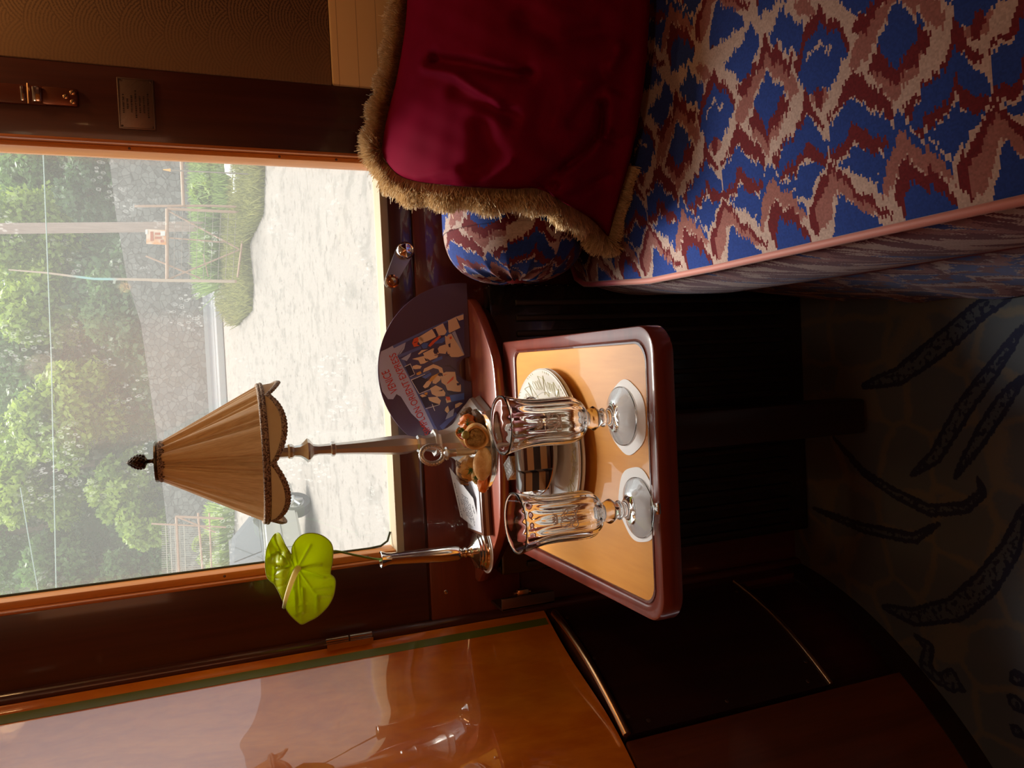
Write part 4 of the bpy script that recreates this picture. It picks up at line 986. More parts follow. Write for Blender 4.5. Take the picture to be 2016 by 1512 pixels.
# ------------------------------------------------------------------ sweets on the lower tier
G2 = 'sweets on the lower tier'
ICE = mat('white icing', (.74, .72, .66), .35, coat=.4)
def _lay():
    z = xpos()[2]
    return xramp((z-T1)/.046, [(0, (.05, .012, .008)), (.14, (.50, .30, .14)), (.36, (.018, .008, .006)), (.60, (.48, .28, .13)), (.82, (.05, .012, .008)), (.93, (.42, .38, .38))], 'CONSTANT')
LAY = mat('chocolate layers', fn=_lay, rough=.5)
def cake_box(x, y, sx_, sy_, h, rz, lab, top, sidem, lines=True, z=T1, group=G2):
    o = thing('iced_cake' if lines else 'layer_cake', lab, 'cake', (x, y, z), group)
    R_ = Matrix.Rotation(rz, 3, 'Z'); pv = (x, y, z)
    build('sponge', M().rbox((x-sx_/2, y-sy_/2, z), (x+sx_/2, y+sy_/2, z+h-.003), .0015, rot=R_, piv=pv), sidem, o)
    tp = build('icing', M().rbox((x-sx_/2-.0004, y-sy_/2-.0004, z+h-.0035), (x+sx_/2+.0004, y+sy_/2+.0004, z+h), .0014, rot=R_, piv=pv), top, o)
    if lines:
        mb_ = M()
        for i in range(4):
            v0 = -sy_/2+sy_*(i+.5)/4
            mb_.tube([R_ @ Vector((-sx_*.48+sx_*.96*k/16, v0+.0022*abs((k % 6)-3)-.003, 0))+Vector((x, y, z+h)) for k in range(17)], .00045, 4)
        build('feathering', mb_, mat('grey feathered lines', (.13, .14, .12), .5), tp)
    return o
SPG = food('golden sponge', (.85, .56, .20), (.60, .30, .10), sc=160, bmp=.0012)
cake_box(-.163, 1.100, .028, .030, .036, .55, 'square white iced cake with grey feathered lines left on lower tier', ICE, SPG)
cake_box(-.112, 1.104, .030, .030, .034, .1, 'white iced cake seen through the right goblet on lower tier', ICE, SPG)
cake_box(-.139, 1.028, .036, .026, .047, .04, 'layered chocolate and sponge cake slice at the front of lower tier', mat('grey glaze', (.40, .40, .42), .2, coat=.6), LAY, False)
cake_box(-.174, 1.036, .028, .024, .044, -.10, 'second layered chocolate cake slice at the left rim of lower tier', mat('grey glaze two', (.34, .33, .36), .2, coat=.6), LAY, False)
mc_ = thing('pink_meringue', 'small pink ribbed meringue behind the right goblet on lower tier', 'cake', (-.088, 1.085, T1), G2)
build('meringue', M().lathe(catm2([(.012, T1), (.0145, T1+.004), (.0145, T1+.012), (.013, T1+.016), (.0135, T1+.020), (.0125, T1+.030), (.007, T1+.036), (0, T1+.038)], 3), (-.088, 1.082, 0), 60, lambda r, z, t: (r*(1+.10*abs(math.sin(6*t+(z-T1)*60))), z)), mat('pink meringue', (.70, .30, .36), .6), mc_)
# ------------------------------------------------------------------ ikat sofa, bolster and velvet cushion
# ikat cloth: one repeat of the woven motif, drawn as patches and stored per face of a fine mesh
def zA(x, y): q = atz(1300+x/4.383, y/4.383, .59); return (q.y, q.x)
def zB(x, y): q = atz(1130+x/4.383, 250+y/4.383, .59); return (q.y, q.x)
IP, IX0, IQ = .1925, .118, .300
NP_, NQ_ = 175, 300
tile = np.zeros((NQ_, NP_), np.int8)          # 0 cream, 1 blue, 2 red, 3 pink, 4 dark red
def patch(cidx, tr, pts):
    P = np.array([tr(*p) for p in pts]); cy = P[:, 0].mean(); sh0 = math.floor(cy/IP)
    P[:, 0] -= sh0*IP
    for sh in (-1, 0, 1):
        gy = ((np.arange(NP_)+.5)/NP_+sh)*IP; gx_ = IX0+(np.arange(NQ_)+.5)/NQ_*IQ
        GY_, GX_ = np.meshgrid(gy, gx_); ins = np.zeros(GY_.shape, bool)
        for i in range(len(P)):
            (ay, ax), (by, bx) = P[i-1], P[i]
            if abs(ax-bx) < 1e-9: continue
            c_ = ((ax > GX_) != (bx > GX_)) & (GY_ < (by-ay)*(GX_-ax)/(bx-ax)+ay); ins ^= c_
        tile[ins] = cidx
IKP = [
 (1, zB, [(940,610),(985,720),(1060,800),(1140,950),(1140,1000),(1060,860),(985,790),(940,720),(900,820),(870,960),(860,1050),(845,1000),(880,830),(910,700)]),
 (3, zB, [(945,700),(985,770),(1060,840),(1110,910),(1145,1010),(1080,960),(1000,880),(955,850),(920,930),(895,1020),(865,1080),(870,960),(900,830)]),
 (2, zB, [(920,1010),(955,885),(1010,950),(1060,960),(1110,1050),(1150,1160),(1150,1260),(960,1300),(940,1150),(915,1080)]),
 (1, zB, [(945,1110),(985,1000),(1040,1040),(1100,1100),(1145,1170),(1150,1320),(960,1380)]),
 (2, zB, [(1305,635),(1400,745),(1430,830),(1520,880),(1550,950),(1645,1015),(1600,1010),(1540,960),(1500,900),(1430,870),(1390,770),(1310,680),(1265,760),(1240,850),(1190,940),(1205,1120),(1165,1040),(1165,930),(1225,830),(1250,740)]),
 (3, zB, [(1310,690),(1390,780),(1430,880),(1500,920),(1560,1000),(1500,980),(1420,900),(1340,800),(1300,860),(1290,960),(1240,1090),(1210,1100),(1200,950),(1260,850),(1280,760)]),
 (1, zB, [(1345,850),(1400,930),(1460,950),(1510,1020),(1570,1080),(1600,1200),(1290,1260),(1290,1130),(1320,1000)]),
 (1, zB, [(1155,600),(1190,640),(1265,640),(1230,700),(1195,780),(1170,830),(1135,860),(1100,810),(1055,740),(1110,700)]),
 (1, zB, [(1440,500),(1490,560),(1560,585),(1600,600),(1580,670),(1545,765),(1470,690),(1350,640),(1420,600)]),
 (2, zB, [(1000,680),(1090,600),(1140,530),(1165,420),(1200,510),(1280,560),(1292,600),(1230,635),(1195,590),(1165,515),(1110,640),(1060,715),(1010,710)]),
 (2, zB, [(1305,600),(1310,540),(1400,480),(1430,320),(1480,380),(1540,440),(1640,460),(1640,530),(1560,560),(1490,520),(1445,410),(1410,540),(1370,585)]),
 (1, zB, [(980,620),(1030,520),(1100,420),(1165,280),(1220,380),(1290,490),(1285,560),(1200,510),(1165,430),(1140,530),(1090,600),(1000,690)]),
 (1, zB, [(1310,350),(1390,260),(1430,170),(1500,250),(1560,310),(1650,340),(1650,455),(1600,470),(1540,440),(1480,380),(1430,320),(1400,480),(1310,530)]),
 (2, zB, [(970,560),(1060,450),(1110,380),(1150,250),(1165,90),(1200,250),(1270,350),(1235,335),(1165,235),(1130,345),(1080,430),(1000,505),(990,640),(965,600)]),
 (2, zB, [(1295,340),(1300,290),(1360,230),(1410,60),(1440,0),(1500,40),(1560,130),(1620,160),(1668,260),(1660,335),(1630,280),(1560,240),(1510,200),(1430,120),(1390,215),(1310,285)]),
 (3, zA, [(830,1110),(900,1150),(950,1240),(1000,1130),(1100,1030),(1060,1110),(980,1210),(945,1330),(900,1230),(830,1150)]),
 (2, zA, [(860,930),(900,1010),(945,1120),(1010,950),(1060,840),(1150,905),(1110,1000),(1000,1090),(950,1230),(900,1140),(850,1100),(795,1080),(840,980)]),
 (1, zA, [(960,640),(1060,760),(1110,810),(1060,870),(1020,950),(945,1120),(900,1010),(850,930),(870,850),(920,740)]),
 (3, zA, [(955,440),(1010,540),(1060,560),(1100,620),(1180,660),(1225,740),(1200,820),(1140,800),(1100,710),(1040,650),(965,575),(920,660),(850,790),(800,900),(770,1000),(710,990),(740,900),(830,780),(900,600)]),
 (2, zA, [(945,310),(990,430),(1045,400),(1080,500),(1130,560),(1180,470),(1170,560),(1130,635),(1090,590),(1050,530),(1020,560),(960,450),(905,610),(870,580),(820,770),(780,760),(735,750),(765,680),(800,710),(860,550),(900,570),(930,380)]),
 (1, zA, [(1100,90),(1190,180),(1270,200),(1275,260),(1235,420),(1170,390),(1120,440),(1070,330),(1040,380),(990,290),(1050,220)]),
 (1, zA, [(820,220),(890,330),(895,400),(850,470),(820,600),(790,640),(730,690),(670,600),(600,550),(680,460),(760,380)]),
 (2, zA, [(1420,60),(1480,170),(1560,180),(1620,260),(1675,370),(1650,420),(1580,260),(1500,260),(1410,190),(1350,330),(1295,370),(1225,610),(1205,560),(1280,320),(1370,150)]),
 (1, zA, [(1410,190),(1500,260),(1570,250),(1650,400),(1655,450),(1600,510),(1560,440),(1515,330),(1475,400),(1410,290),(1350,440),(1305,470),(1270,680),(1235,640),(1290,400),(1350,320)]),
 (1, zA, [(1340,510),(1410,400),(1470,470),(1520,430),(1590,520),(1570,640),(1500,720),(1480,760),(1440,740),(1395,730),(1360,800),(1320,830),(1280,710),(1310,570)]),
 (2, zA, [(1400,730),(1455,820),(1405,915),(1360,860),(1375,800)]), (3, zA, [(1460,770),(1480,810),(1440,900),(1425,880)]), (3, zA, [(1350,820),(1375,880),(1345,900)]),
 (3, zA, [(1830,200),(1900,60),(1990,60),(1900,330),(1820,480),(1720,590),(1680,530),(1740,360),(1790,290)]),
 (2, zA, [(1850,30),(1930,60),(1880,150),(1820,270),(1760,270),(1705,240),(1750,170),(1800,230)]),
 (3, zA, [(1380,100),(1290,0),(1200,0),(1260,100),(1330,150)]),
 (4, zA, [(530,-40),(640,20),(640,130),(560,180),(500,260),(495,420),(470,330),(400,240),(410,160),(470,150)]),
]
for c_, tr_, P_ in IKP: patch(c_, tr_, P_)
for _ in range(1):       # the coloured threads bleed a little into the pale ones
    for sh_ax in ((1, 0), (-1, 0), (0, 1), (0, -1)):
        t2_ = np.roll(tile, sh_ax, (0, 1)); msk = (tile == 0) & (t2_ > 0); tile[msk] = t2_[msk]
for sh_ax in ((1, 0), (0, 1)):
    t2_ = np.roll(tile, sh_ax, (0, 1)); msk = (tile == 0) & (t2_ > 0); tile[msk] = t2_[msk]
ICOL = .78*np.array([(.44, .315, .27), (.012, .040, .215), (.12, .008, .011), (.27, .105, .09), (.08, .008, .010)])
RJ = np.random.RandomState(3); J1 = RJ.uniform(-1, 1, 4096); J2 = RJ.uniform(-1, 1, 4096); J3 = RJ.rand(65536)
def ikat_rgb(p, q, front=False):
    """p along the rows, q along the threads (arrays, metres) -> linear colours"""
    th = np.floor(p/.0022).astype(int) % 4096; t2 = np.floor(p/.0066).astype(int) % 4096
    q = q + J1[th]*.0040 + J2[t2]*.0035
    jp = (np.floor(p % IP/IP*NP_).astype(int)) % NP_; jq = (np.floor(((q-IX0) % IQ)/IQ*NQ_).astype(int)) % NQ_
    ti = tile[jq, jp]
    if front is not False: ti = np.where((ti == 1) & front & (np.sin(p*31+q*9) < .55), np.where(np.sin(p*97+q*55) > .1, 2, 0), ti)
    c = ICOL[ti]
    w_ = .86+.28*J3[(th*131+np.floor(q/.0018).astype(int)) % 65536]
    return c*w_[..., None]
def ikat_mesh(name, P, nu, nv, pp, qq, m_, parent, smooth=True, front=False):
    """P (nv*nu,3) world points in a grid; pp, qq give cloth coordinates per face"""
    ii = np.arange((nu-1)*(nv-1)); r_, c_ = ii//(nu-1), ii % (nu-1); a = r_*nu+c_
    F_ = np.stack([a, a+1, a+nu+1, a+nu], 1)
    o = arr_mesh(name, P, F_, m_, parent, smooth=smooth)
    rgb = ikat_rgb(pp[a], qq[a], front if front is False else P[a][:, 2] < front); at = o.data.attributes.new('cloth', 'FLOAT_COLOR', 'FACE')
    at.data.foreach_set('color', np.concatenate([rgb, np.ones((len(rgb), 1))], 1).astype(np.float32).ravel())
    return o
def _ik():
    n = X.nt.nodes.new('ShaderNodeAttribute'); n.attribute_name = 'cloth'; return X(n.outputs['Color'])
IKAT = mat('ikat velvet', fn=_ik, rough=.9, sheen=.12, sheen_tint=(.8, .75, .9), spec=.2)
BX, BY, BZ, BR = .147, 1.272, .735, .128
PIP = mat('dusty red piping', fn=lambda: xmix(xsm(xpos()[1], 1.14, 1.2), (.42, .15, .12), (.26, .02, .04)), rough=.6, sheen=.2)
so_ = thing('sofa', 'sofa seat in blue red and cream ikat velvet with pink piping', 'sofa', (.55, .45, 0))
SE = .58
def xe(y):
    pts = [(-1.2, .125), (.55, .126), (.9, .125), (1.075, .127), (1.21, .139), (1.30, .146), (1.345, .165), (1.372, .22)]
    for (a, b), (c, d) in zip(pts, pts[1:]):
        if a <= y <= c: return b+(d-b)*(y-a)/(c-a)
    return pts[-1][1]
ys = [-1.15+ (1.372+1.15)*i/150 for i in range(151)]
def crown(x, y): 
    e = max(0, x-xe(y)); return SE + .018*(1-math.exp(-e/.09))
yf = np.concatenate([np.arange(-1.15, .38, .02), np.arange(.38, 1.3725, .0022)]); ev = np.array([xe(y) for y in yf]); nu = len(yf)
rows = [(k/260)**.95 for k in range(261)]           # seat top from far right to the front edge, then the front panel
PT = []; QP = []; QQ = []
for k in range(311):
    if k < 16: x = 1.24-(1.24-.74)*k/16
    else: x = None
    xx = np.full(nu, x) if x is not None else ev+(.74-ev)*(1-(k-16)/294)
    PT.append(np.stack([xx, yf, SE+.018*(1-np.exp(-np.maximum(0, xx-ev)/.09))], 1)); QP.append(yf); QQ.append(xx)
for k in range(1, 126):
    t_ = k/125; xx = ev-.022*np.sin(math.pi*t_)**.8-.006*t_
    PT.append(np.stack([xx, yf, np.full(nu, SE-.245*t_)], 1)); QP.append(yf+.16*t_+.3*.02*np.sin(yf*40)); QQ.append(np.full(nu, .33)+.10*t_)
ikat_mesh('seat_cushion', np.concatenate(PT), nu, len(PT), np.concatenate(QP), np.concatenate(QQ), IKAT, so_, front=SE-.004)
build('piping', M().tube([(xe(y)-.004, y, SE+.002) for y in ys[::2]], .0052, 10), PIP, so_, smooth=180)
build('piping', M().tube([(xe(y)-.010, y, SE-.250) for y in ys[::2]], .0045, 10), mat('dark red piping', (.16, .02, .025), .6), so_, smooth=180)
PT = []; QP = []; QQ = []
for k in range(121):
    v = k/120; PT.append(np.stack([ev-.006-.040*v-.006*np.sin(yf*9)*v-.003*np.sin(yf*37)*v, yf, np.full(nu, SE-.250-(SE-.262)*v)], 1)); QP.append(yf+.10*v); QQ.append(np.full(nu, .12)+.26*v)
ikat_mesh('skirt', np.concatenate(PT), nu, len(PT), np.concatenate(QP), np.concatenate(QQ), IKAT, so_)
build('base', M().rbox((.16, -1.15, .01), (1.24, 1.36, SE-.01), .01), DARKW, so_)

def resample(P, n):
    Q_ = catmull(P, 16); L = [0]
    for a, b in zip(Q_, Q_[1:]): L.append(L[-1]+(b-a).length)
    o_ = []; j = 0
    for i in range(n):
        s_ = L[-1]*i/(n-1)
        while j < len(L)-2 and L[j+1] < s_: j += 1
        o_.append(Q_[j].lerp(Q_[j+1], (s_-L[j])/(L[j+1]-L[j]+1e-12)))
    return o_
# bolster along the window wall
bo_ = thing('bolster', 'round ikat bolster with gathered end lying on the sofa below the window', 'cushion', (BX+.2, BY, SE+.02))
bp = [(.0, .012), (.012, .004), (.03, .000), (.06, .004), (.09, .016), (.110, .034), (.122, .058), (.127, .085), (.128, .12), (.128, .45), (0, .45)]
def gath(r, z, t):
    k = max(0, 1-abs(r-.05)/.075) if z < .08 else 0
    return (r, z+.0075*k*abs(math.sin(9*t+.4*math.sin(3*t)))-.002*k)
bpf = resample([(a_, b_, 0) for a_, b_ in bp[:-1]], 240); nb_ = 361; PT = []; QP = []; QQ = []; sacc = 0; prev = None
for q_ in bpf:
    if prev is not None: sacc += (q_-prev).length
    prev = q_; row = []
    for i in range(nb_):
        t_ = 2*math.pi*i/(nb_-1); r, z = gath(q_.x, q_.y, t_); row.append((BX-.002+z, BY+r*math.sin(t_), BZ+r*math.cos(t_)))
    PT.append(row); an_ = np.arange(nb_)/(nb_-1)*2*math.pi; QP.append(an_*IP*3/(2*math.pi)*1.0+.07); QQ.append(np.full(nb_, .11+sacc*1.0))
ikat_mesh('roll', np.array(PT).reshape(-1, 3), nb_, len(PT), np.concatenate(QP), np.concatenate(QQ), IKAT, bo_)
build('button', M().blob((BX+.001, BY, BZ), (.006, .020, .020), seg=24), mat('red button', (.28, .02, .025), .6), bo_, smooth=180)

# velvet cushion
def prj(p):
    d = Vector(p)-CAM; zf = d.dot(FW); return (1008+d.dot(DN)/zf*1500, 756-d.dot(RT)/zf*1500)   # photo x, y
def atx_line(P): return [Vector(p) for p in P]
LEFT = [atz(1198, 468, .605), aty(1165, 432, 1.155), aty(1112, 400, 1.10), aty(1060, 372, 1.075), aty(1000, 372, 1.085), aty(900, 366, 1.12), aty(800, 352, 1.20), aty(760, 318, 1.27), aty(752, 292, 1.295)]
TOP = [LEFT[-1], aty(765, 225, 1.30), aty(785, 150, 1.30), aty(800, 60, 1.29), aty(806, -30, 1.27), aty(810, -150, 1.24), aty(814, -330, 1.20)]
BOT = [LEFT[0], atz(1216, 400, .605), atz(1244, 300, .605), atz(1266, 180, .605), atz(1277, 60, .605), atz(1281, -80, .605), atz(1285, -260, .605)]
NU, NV = 110, 96
le, to_, bt = resample(LEFT, NV), resample(TOP, NU), resample(BOT, NU)
ri = [bt[-1].lerp(to_[-1], j/(NV-1)) for j in range(NV)]
folds = [  # photo polyline, depth (m, + into the cushion), width (px)
 ([(860,115),(920,125),(990,142),(1040,148)], .012, 13), ([(840,135),(900,148),(935,175),(985,205)], -.007, 9), ([(870,108),(960,122),(1020,138)], -.005, 10),
 ([(1060,365),(1100,340),(1150,300),(1182,262),(1186,205)], .014, 10), ([(1075,360),(1120,332),(1165,292),(1195,262)], -.006, 9), ([(1120,383),(1160,365),(1205,345)], .006, 8),
 ([(1185,150),(1215,172),(1230,180)], .007, 12), ([(1150,165),(1190,150),(1220,100)], -.006, 14), ([(1190,270),(1215,280),(1240,270)], .007, 9), ([(1130,240),(1180,175)], .006, 16),
 ([(900,180),(960,200),(1010,235)], .006, 16), ([(1030,40),(1100,80),(1180,60)], .007, 22), ([(820,352),(870,338),(900,334)], -.004, 7), ([(860,356),(910,346),(950,338)], -.004, 7), ([(900,362),(960,352),(1010,320)], -.004, 8),
 ([(1070,372),(1090,368)], .018, 11), ([(1100,385),(1130,372)], -.008, 12), ([(950,250),(970,300),(940,350)], .005, 25), ([(1080,180),(1060,260),(1100,300)], .006, 25), ([(1290,60),(1270,150),(1255,230)], .004, 12)]
def pd(x, y, P):
    b = 1e9
    for (x0, y0), (x1, y1) in zip(P, P[1:]):
        dx, dy = x1-x0, y1-y0; t_ = max(0, min(1, ((x-x0)*dx+(y-y0)*dy)/(dx*dx+dy*dy+1e-9))); b = min(b, math.hypot(x-x0-t_*dx, y-y0-t_*dy))
    return b
base_n = ((bt[-1]-le[0]).cross(le[-1]-le[0])).normalized()
if base_n.dot(CAM-le[NV//2]) < 0: base_n = -base_n
vs = []
for j in range(NV):
    v = j/(NV-1)
    for i in range(NU):
        u = i/(NU-1)
        p = le[j]*(1-u)+ri[j]*u + bt[i]*(1-v)+to_[i]*v - (le[0]*(1-u)*(1-v)+ri[0]*u*(1-v)+le[-1]*(1-u)*v+ri[-1]*u*v)
        h = .078*(max(0, 1-(2*u-1)**2)**.42)*(max(0, 1-(2*v-1)**2)**(.42 if v > .5 else .27))
        x_, y_ = prj(p+base_n*h*.8); e = min(1, min(u, 1-u, v, 1-v)*9)
        dsp = 0
        for P, dp, w_ in folds: dsp -= 2.6*dp*math.exp(-(pd(x_, y_, P)/w_)**2)
        dsp += .0030*math.sin(x_*.031+y_*.017)*math.sin(y_*.027-x_*.011+1) + .0012*math.sin(x_*.09-y_*.05)*math.sin(y_*.07+x_*.03)
        vs.append(p+base_n*(h+dsp*(.25+.75*e)))
fs = [(j*NU+i, j*NU+i+1, (j+1)*NU+i+1, (j+1)*NU+i) for j in range(NV-1) for i in range(NU-1)]
nb = len(vs)
for j in range(0, NV, 5):       # plain back of the cushion
    for i in range(0, NU, 5):
        pass
back = []
for j in range(NV):
    v = j/(NV-1)
    for i in range(NU):
        u = i/(NU-1)
        p = le[j]*(1-u)+ri[j]*u + bt[i]*(1-v)+to_[i]*v - (le[0]*(1-u)*(1-v)+ri[0]*u*(1-v)+le[-1]*(1-u)*v+ri[-1]*u*v)
        h = .012*(max(0, 1-(2*u-1)**2)*max(0, 1-(2*v-1)**2))**.42
        back.append(p-base_n*h)
fs += [(nb+j*NU+i, nb+(j+1)*NU+i, nb+(j+1)*NU+i+1, nb+j*NU+i+1) for j in range(NV-1) for i in range(NU-1)]
VELV = mat('crimson velvet', fn=lambda: xmix(xnoise(xvec(*xpos()), 14, 3), (.11, .0008, .012), (.18, .0015, .022)), rough=.8, sheen=.12, sheen_tint=(1.0, .02, .10), spec=.04)
[n_ for n_ in VELV.node_tree.nodes if n_.type == 'BSDF_PRINCIPLED'][0].inputs['Sheen Roughness'].default_value = .35
cu_ = thing('velvet_cushion', 'large crimson velvet cushion with gold brush fringe leaning on the bolster', 'cushion', le[0])
build('cover', M().add(vs+back, fs), VELV, cu_, smooth=180)
rs = np.random.RandomState(4); FV = []; FF = []; FT = []
def fringe(edge, inward, n, L=.036):
    edge = [Vector(p) for p in edge]; m_ = len(edge)
    for k in range(n):
        s_ = rs.rand()*(m_-1.001); i = int(s_); p = edge[i].lerp(edge[i+1], s_-i); t_ = (edge[i+1]-edge[i]).normalized()
        iw = inward[min(i, len(inward)-1)]
        out_d = -(iw-t_*iw.dot(t_)).normalized()
        a = rs.uniform(-.9, 1.25); d = (out_d*math.cos(a)+base_n*math.sin(a)*.95+t_*rs.normal(0, .16)+Vector((0, 0, -.12))).normalized()
        l = L*rs.uniform(.82, 1.04)*(.93+.12*math.sin(s_*.55))*(1.25 if rs.rand() < .01 else 1)
        p = p + base_n*.004; q_ = p+d*l*.55; e = q_+(d+Vector(rs.normal(0, .10, 3))+Vector((0, 0, -.10))).normalized()*l*.45
        wv = d.cross(Vector(rs.normal(0, 1, 3))).normalized()*.00055
        b_ = len(FV); FV.extend([p-wv, p+wv, q_+wv, q_-wv, e+wv*.8, e-wv*.8]); FF.extend([(b_, b_+1, b_+2, b_+3), (b_+3, b_+2, b_+4, b_+5)])
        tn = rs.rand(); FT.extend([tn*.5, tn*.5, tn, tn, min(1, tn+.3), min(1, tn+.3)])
inl = [(le[j]*(.9)+ri[j]*.1)-le[j] for j in range(NV)]
fringe(le, inl, 19000, .043)
inb = [(bt[i]*.9+to_[i]*.1)-bt[i] for i in range(NU)]; fringe(bt[:26], inb, 2600, .024)
intp = [(to_[i]*.9+bt[i]*.1)-to_[i] for i in range(NU)]; fringe(to_[:72], intp, 16000, .040)
def corner(p, d0, d1, n, L):
    for k in range(n):
        a = rs.rand(); b = rs.uniform(-.7, 1.2); o_d = (d0*(1-a)+d1*a).normalized(); d = (o_d*math.cos(b)+base_n*math.sin(b)*.95+Vector(rs.normal(0, .1, 3))).normalized()
        l = L*rs.uniform(.82, 1.05); q0 = Vector(p)+base_n*.004; q_ = q0+d*l*.55; e = q_+(d+Vector(rs.normal(0, .1, 3))+Vector((0, 0, -.1))).normalized()*l*.45
        wv = d.cross(Vector(rs.normal(0, 1, 3))).normalized()*.00055; b_ = len(FV)
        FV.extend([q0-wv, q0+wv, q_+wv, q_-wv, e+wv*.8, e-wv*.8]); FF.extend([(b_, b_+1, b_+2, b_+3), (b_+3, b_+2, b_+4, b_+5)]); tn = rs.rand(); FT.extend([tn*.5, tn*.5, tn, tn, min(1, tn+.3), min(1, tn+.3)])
up_ = (le[-1]-le[-8]).normalized(); lf_ = (to_[0]-to_[6]).normalized(); corner(le[-1], up_, lf_, 1800, .042); corner(le[-2], up_, lf_, 900, .042)
dn_ = (le[0]-le[8]).normalized(); lb_ = (bt[0]-bt[8]).normalized(); corner(le[0], dn_, lb_, 1500, .034); corner(le[1], dn_, lb_, 800, .036)
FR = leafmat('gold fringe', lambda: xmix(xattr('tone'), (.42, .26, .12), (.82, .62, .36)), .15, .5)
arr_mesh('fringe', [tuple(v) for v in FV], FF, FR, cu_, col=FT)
# ------------------------------------------------------------------ outside: yard, road, wall, hill
def gz(y):
    if y < 15: return -.35
    t_ = min(1, (y-15)/15); return -.35+1.70*(t_**1.25)
def atg(x, y):
    r = ray(x, y); r = r/r.y; Y = 2.0
    while Y < 60:
        if CAM.z+r.z*Y <= gz(Y): break
        Y += .02
    return CAM+r*Y
def _yard():
    p = xpos(); v = xvec(p[0], p[1], 0)
    n = xnoise(v, .5, 4, .6); peb = xvor(xvec(p[0], p[1]*.8, 0), 5.5, 'F1'); deb = xsm(xnoise(xvec(p[0]*1.0, p[1]*.8, 0), 6, 5, .75), .56, .66)
    c = xmix(n, (.175, .149, .131), (.235, .203, .178)); c = xmix(xsm(xnoise(xvec(p[0], p[1]*.6, 0), 2.6, 5, .7), .50, .62)*.55, c, (.10, .088, .075)); c = xmix(xsm(xnoise(v, 40, 3), .35, .65)*.4, c, (.12, .11, .095))
    return xmix(deb*.75, c, (.065, .055, .045))
mb = M(); yy = [1.6+.5*i for i in range(72)]
mb.add([(x, y, gz(y)) for y in yy for x in (-45, 45)], [(2*i, 2*i+1, 2*i+3, 2*i+2) for i in range(len(yy)-1)])
yard = build('yard_ground', mb, mat('pale gravel', fn=_yard, rough=.95), smooth=0); yard['kind'] = 'structure'
mb = M(); ry = [26.4+.3*i for i in range(13)]
mb.add([(x, y, gz(y)+.03) for y in ry for x in (-45, 14)], [(2*i, 2*i+1, 2*i+3, 2*i+2) for i in range(len(ry)-1)])
rd = build('road', mb, mat('pale asphalt', (.17, .17, .175), .9), smooth=0); rd['kind'] = 'structure'
mb = M(); mb.box((-45, 29.70, gz(29.7)), (14, 29.85, gz(29.7)+.16)); mb.box((-45, 26.5, gz(26.5)), (14, 26.62, gz(26.5)+.20)); mb.box((-45, 28.2, gz(28.2)), (14, 28.28, gz(28.2)+.05))
kb = build('kerb', mb, mat('white kerb', (.30, .30, .29), .8), smooth=0); kb['kind'] = 'structure'
def _stone():
    p = xpos(); v = xvec(p[0], p[1]*.2, p[2]*1.25); vv = xvec(p[0]+xnoise(v, 4)*.12, 0, p[2]*1.2)
    e = xvor(vv, 4.6, 'DISTANCE_TO_EDGE', .9)
    n = X.nt.nodes.new('ShaderNodeTexVoronoi'); X.nt.links.new(vv.s, n.inputs[0]); n.inputs['Scale'].default_value = 4.6; n.inputs['Randomness'].default_value = .9
    s_ = X.nt.nodes.new('ShaderNodeSeparateColor'); X.nt.links.new(n.outputs['Color'], s_.inputs[0])
    c = xmix(X(s_.outputs[0]), (.11, .10, .09), (.20, .19, .172)); c = xmix(xsm(xnoise(v, 12, 3), .4, .7)*.4, c, (.16, .15, .14))
    return xmix((1-xsm(e+xnoise(v, 9)*.05, .03, .09))*.8, c, (.05, .045, .04))
mb = M(); wl = [(-24, 2.75), (-12, 2.9), (-6, 3.05), (-2, 3.25), (2, 3.55), (3.5, 3.9), (6, 4.15), (9, 4.3), (24, 4.3)]
for (x0, z0_), (x1, z1_) in zip(wl, wl[1:]):
    mb.add([(x0, 30, 1.0), (x1, 30, 1.0), (x1, 30.1, z1_), (x0, 30.1, z0_), (x0, 30.8, 1.0), (x1, 30.8, 1.0), (x1, 30.8, z1_), (x0, 30.8, z0_)], [(0, 1, 2, 3), (3, 2, 6, 7), (4, 7, 6, 5)])
sw = build('retaining_wall', mb, mat('rubble stone', fn=_stone, rough=.9), smooth=0); sw['kind'] = 'structure'
def hz(x, y):
    t_ = max(0, y-30.8); return 2.6+t_*.62+.8*math.sin(x*.25+y*.2)+.5*math.sin(x*.6)
mb = M().grid(lambda u, v: (-45+90*u, 30.8+52*v, hz(-45+90*u, 30.8+52*v)-.6), 60, 30)
hill = build('hillside', mb, mat('dark undergrowth', (.035, .06, .025), .95), smooth=180); hill['kind'] = 'structure'

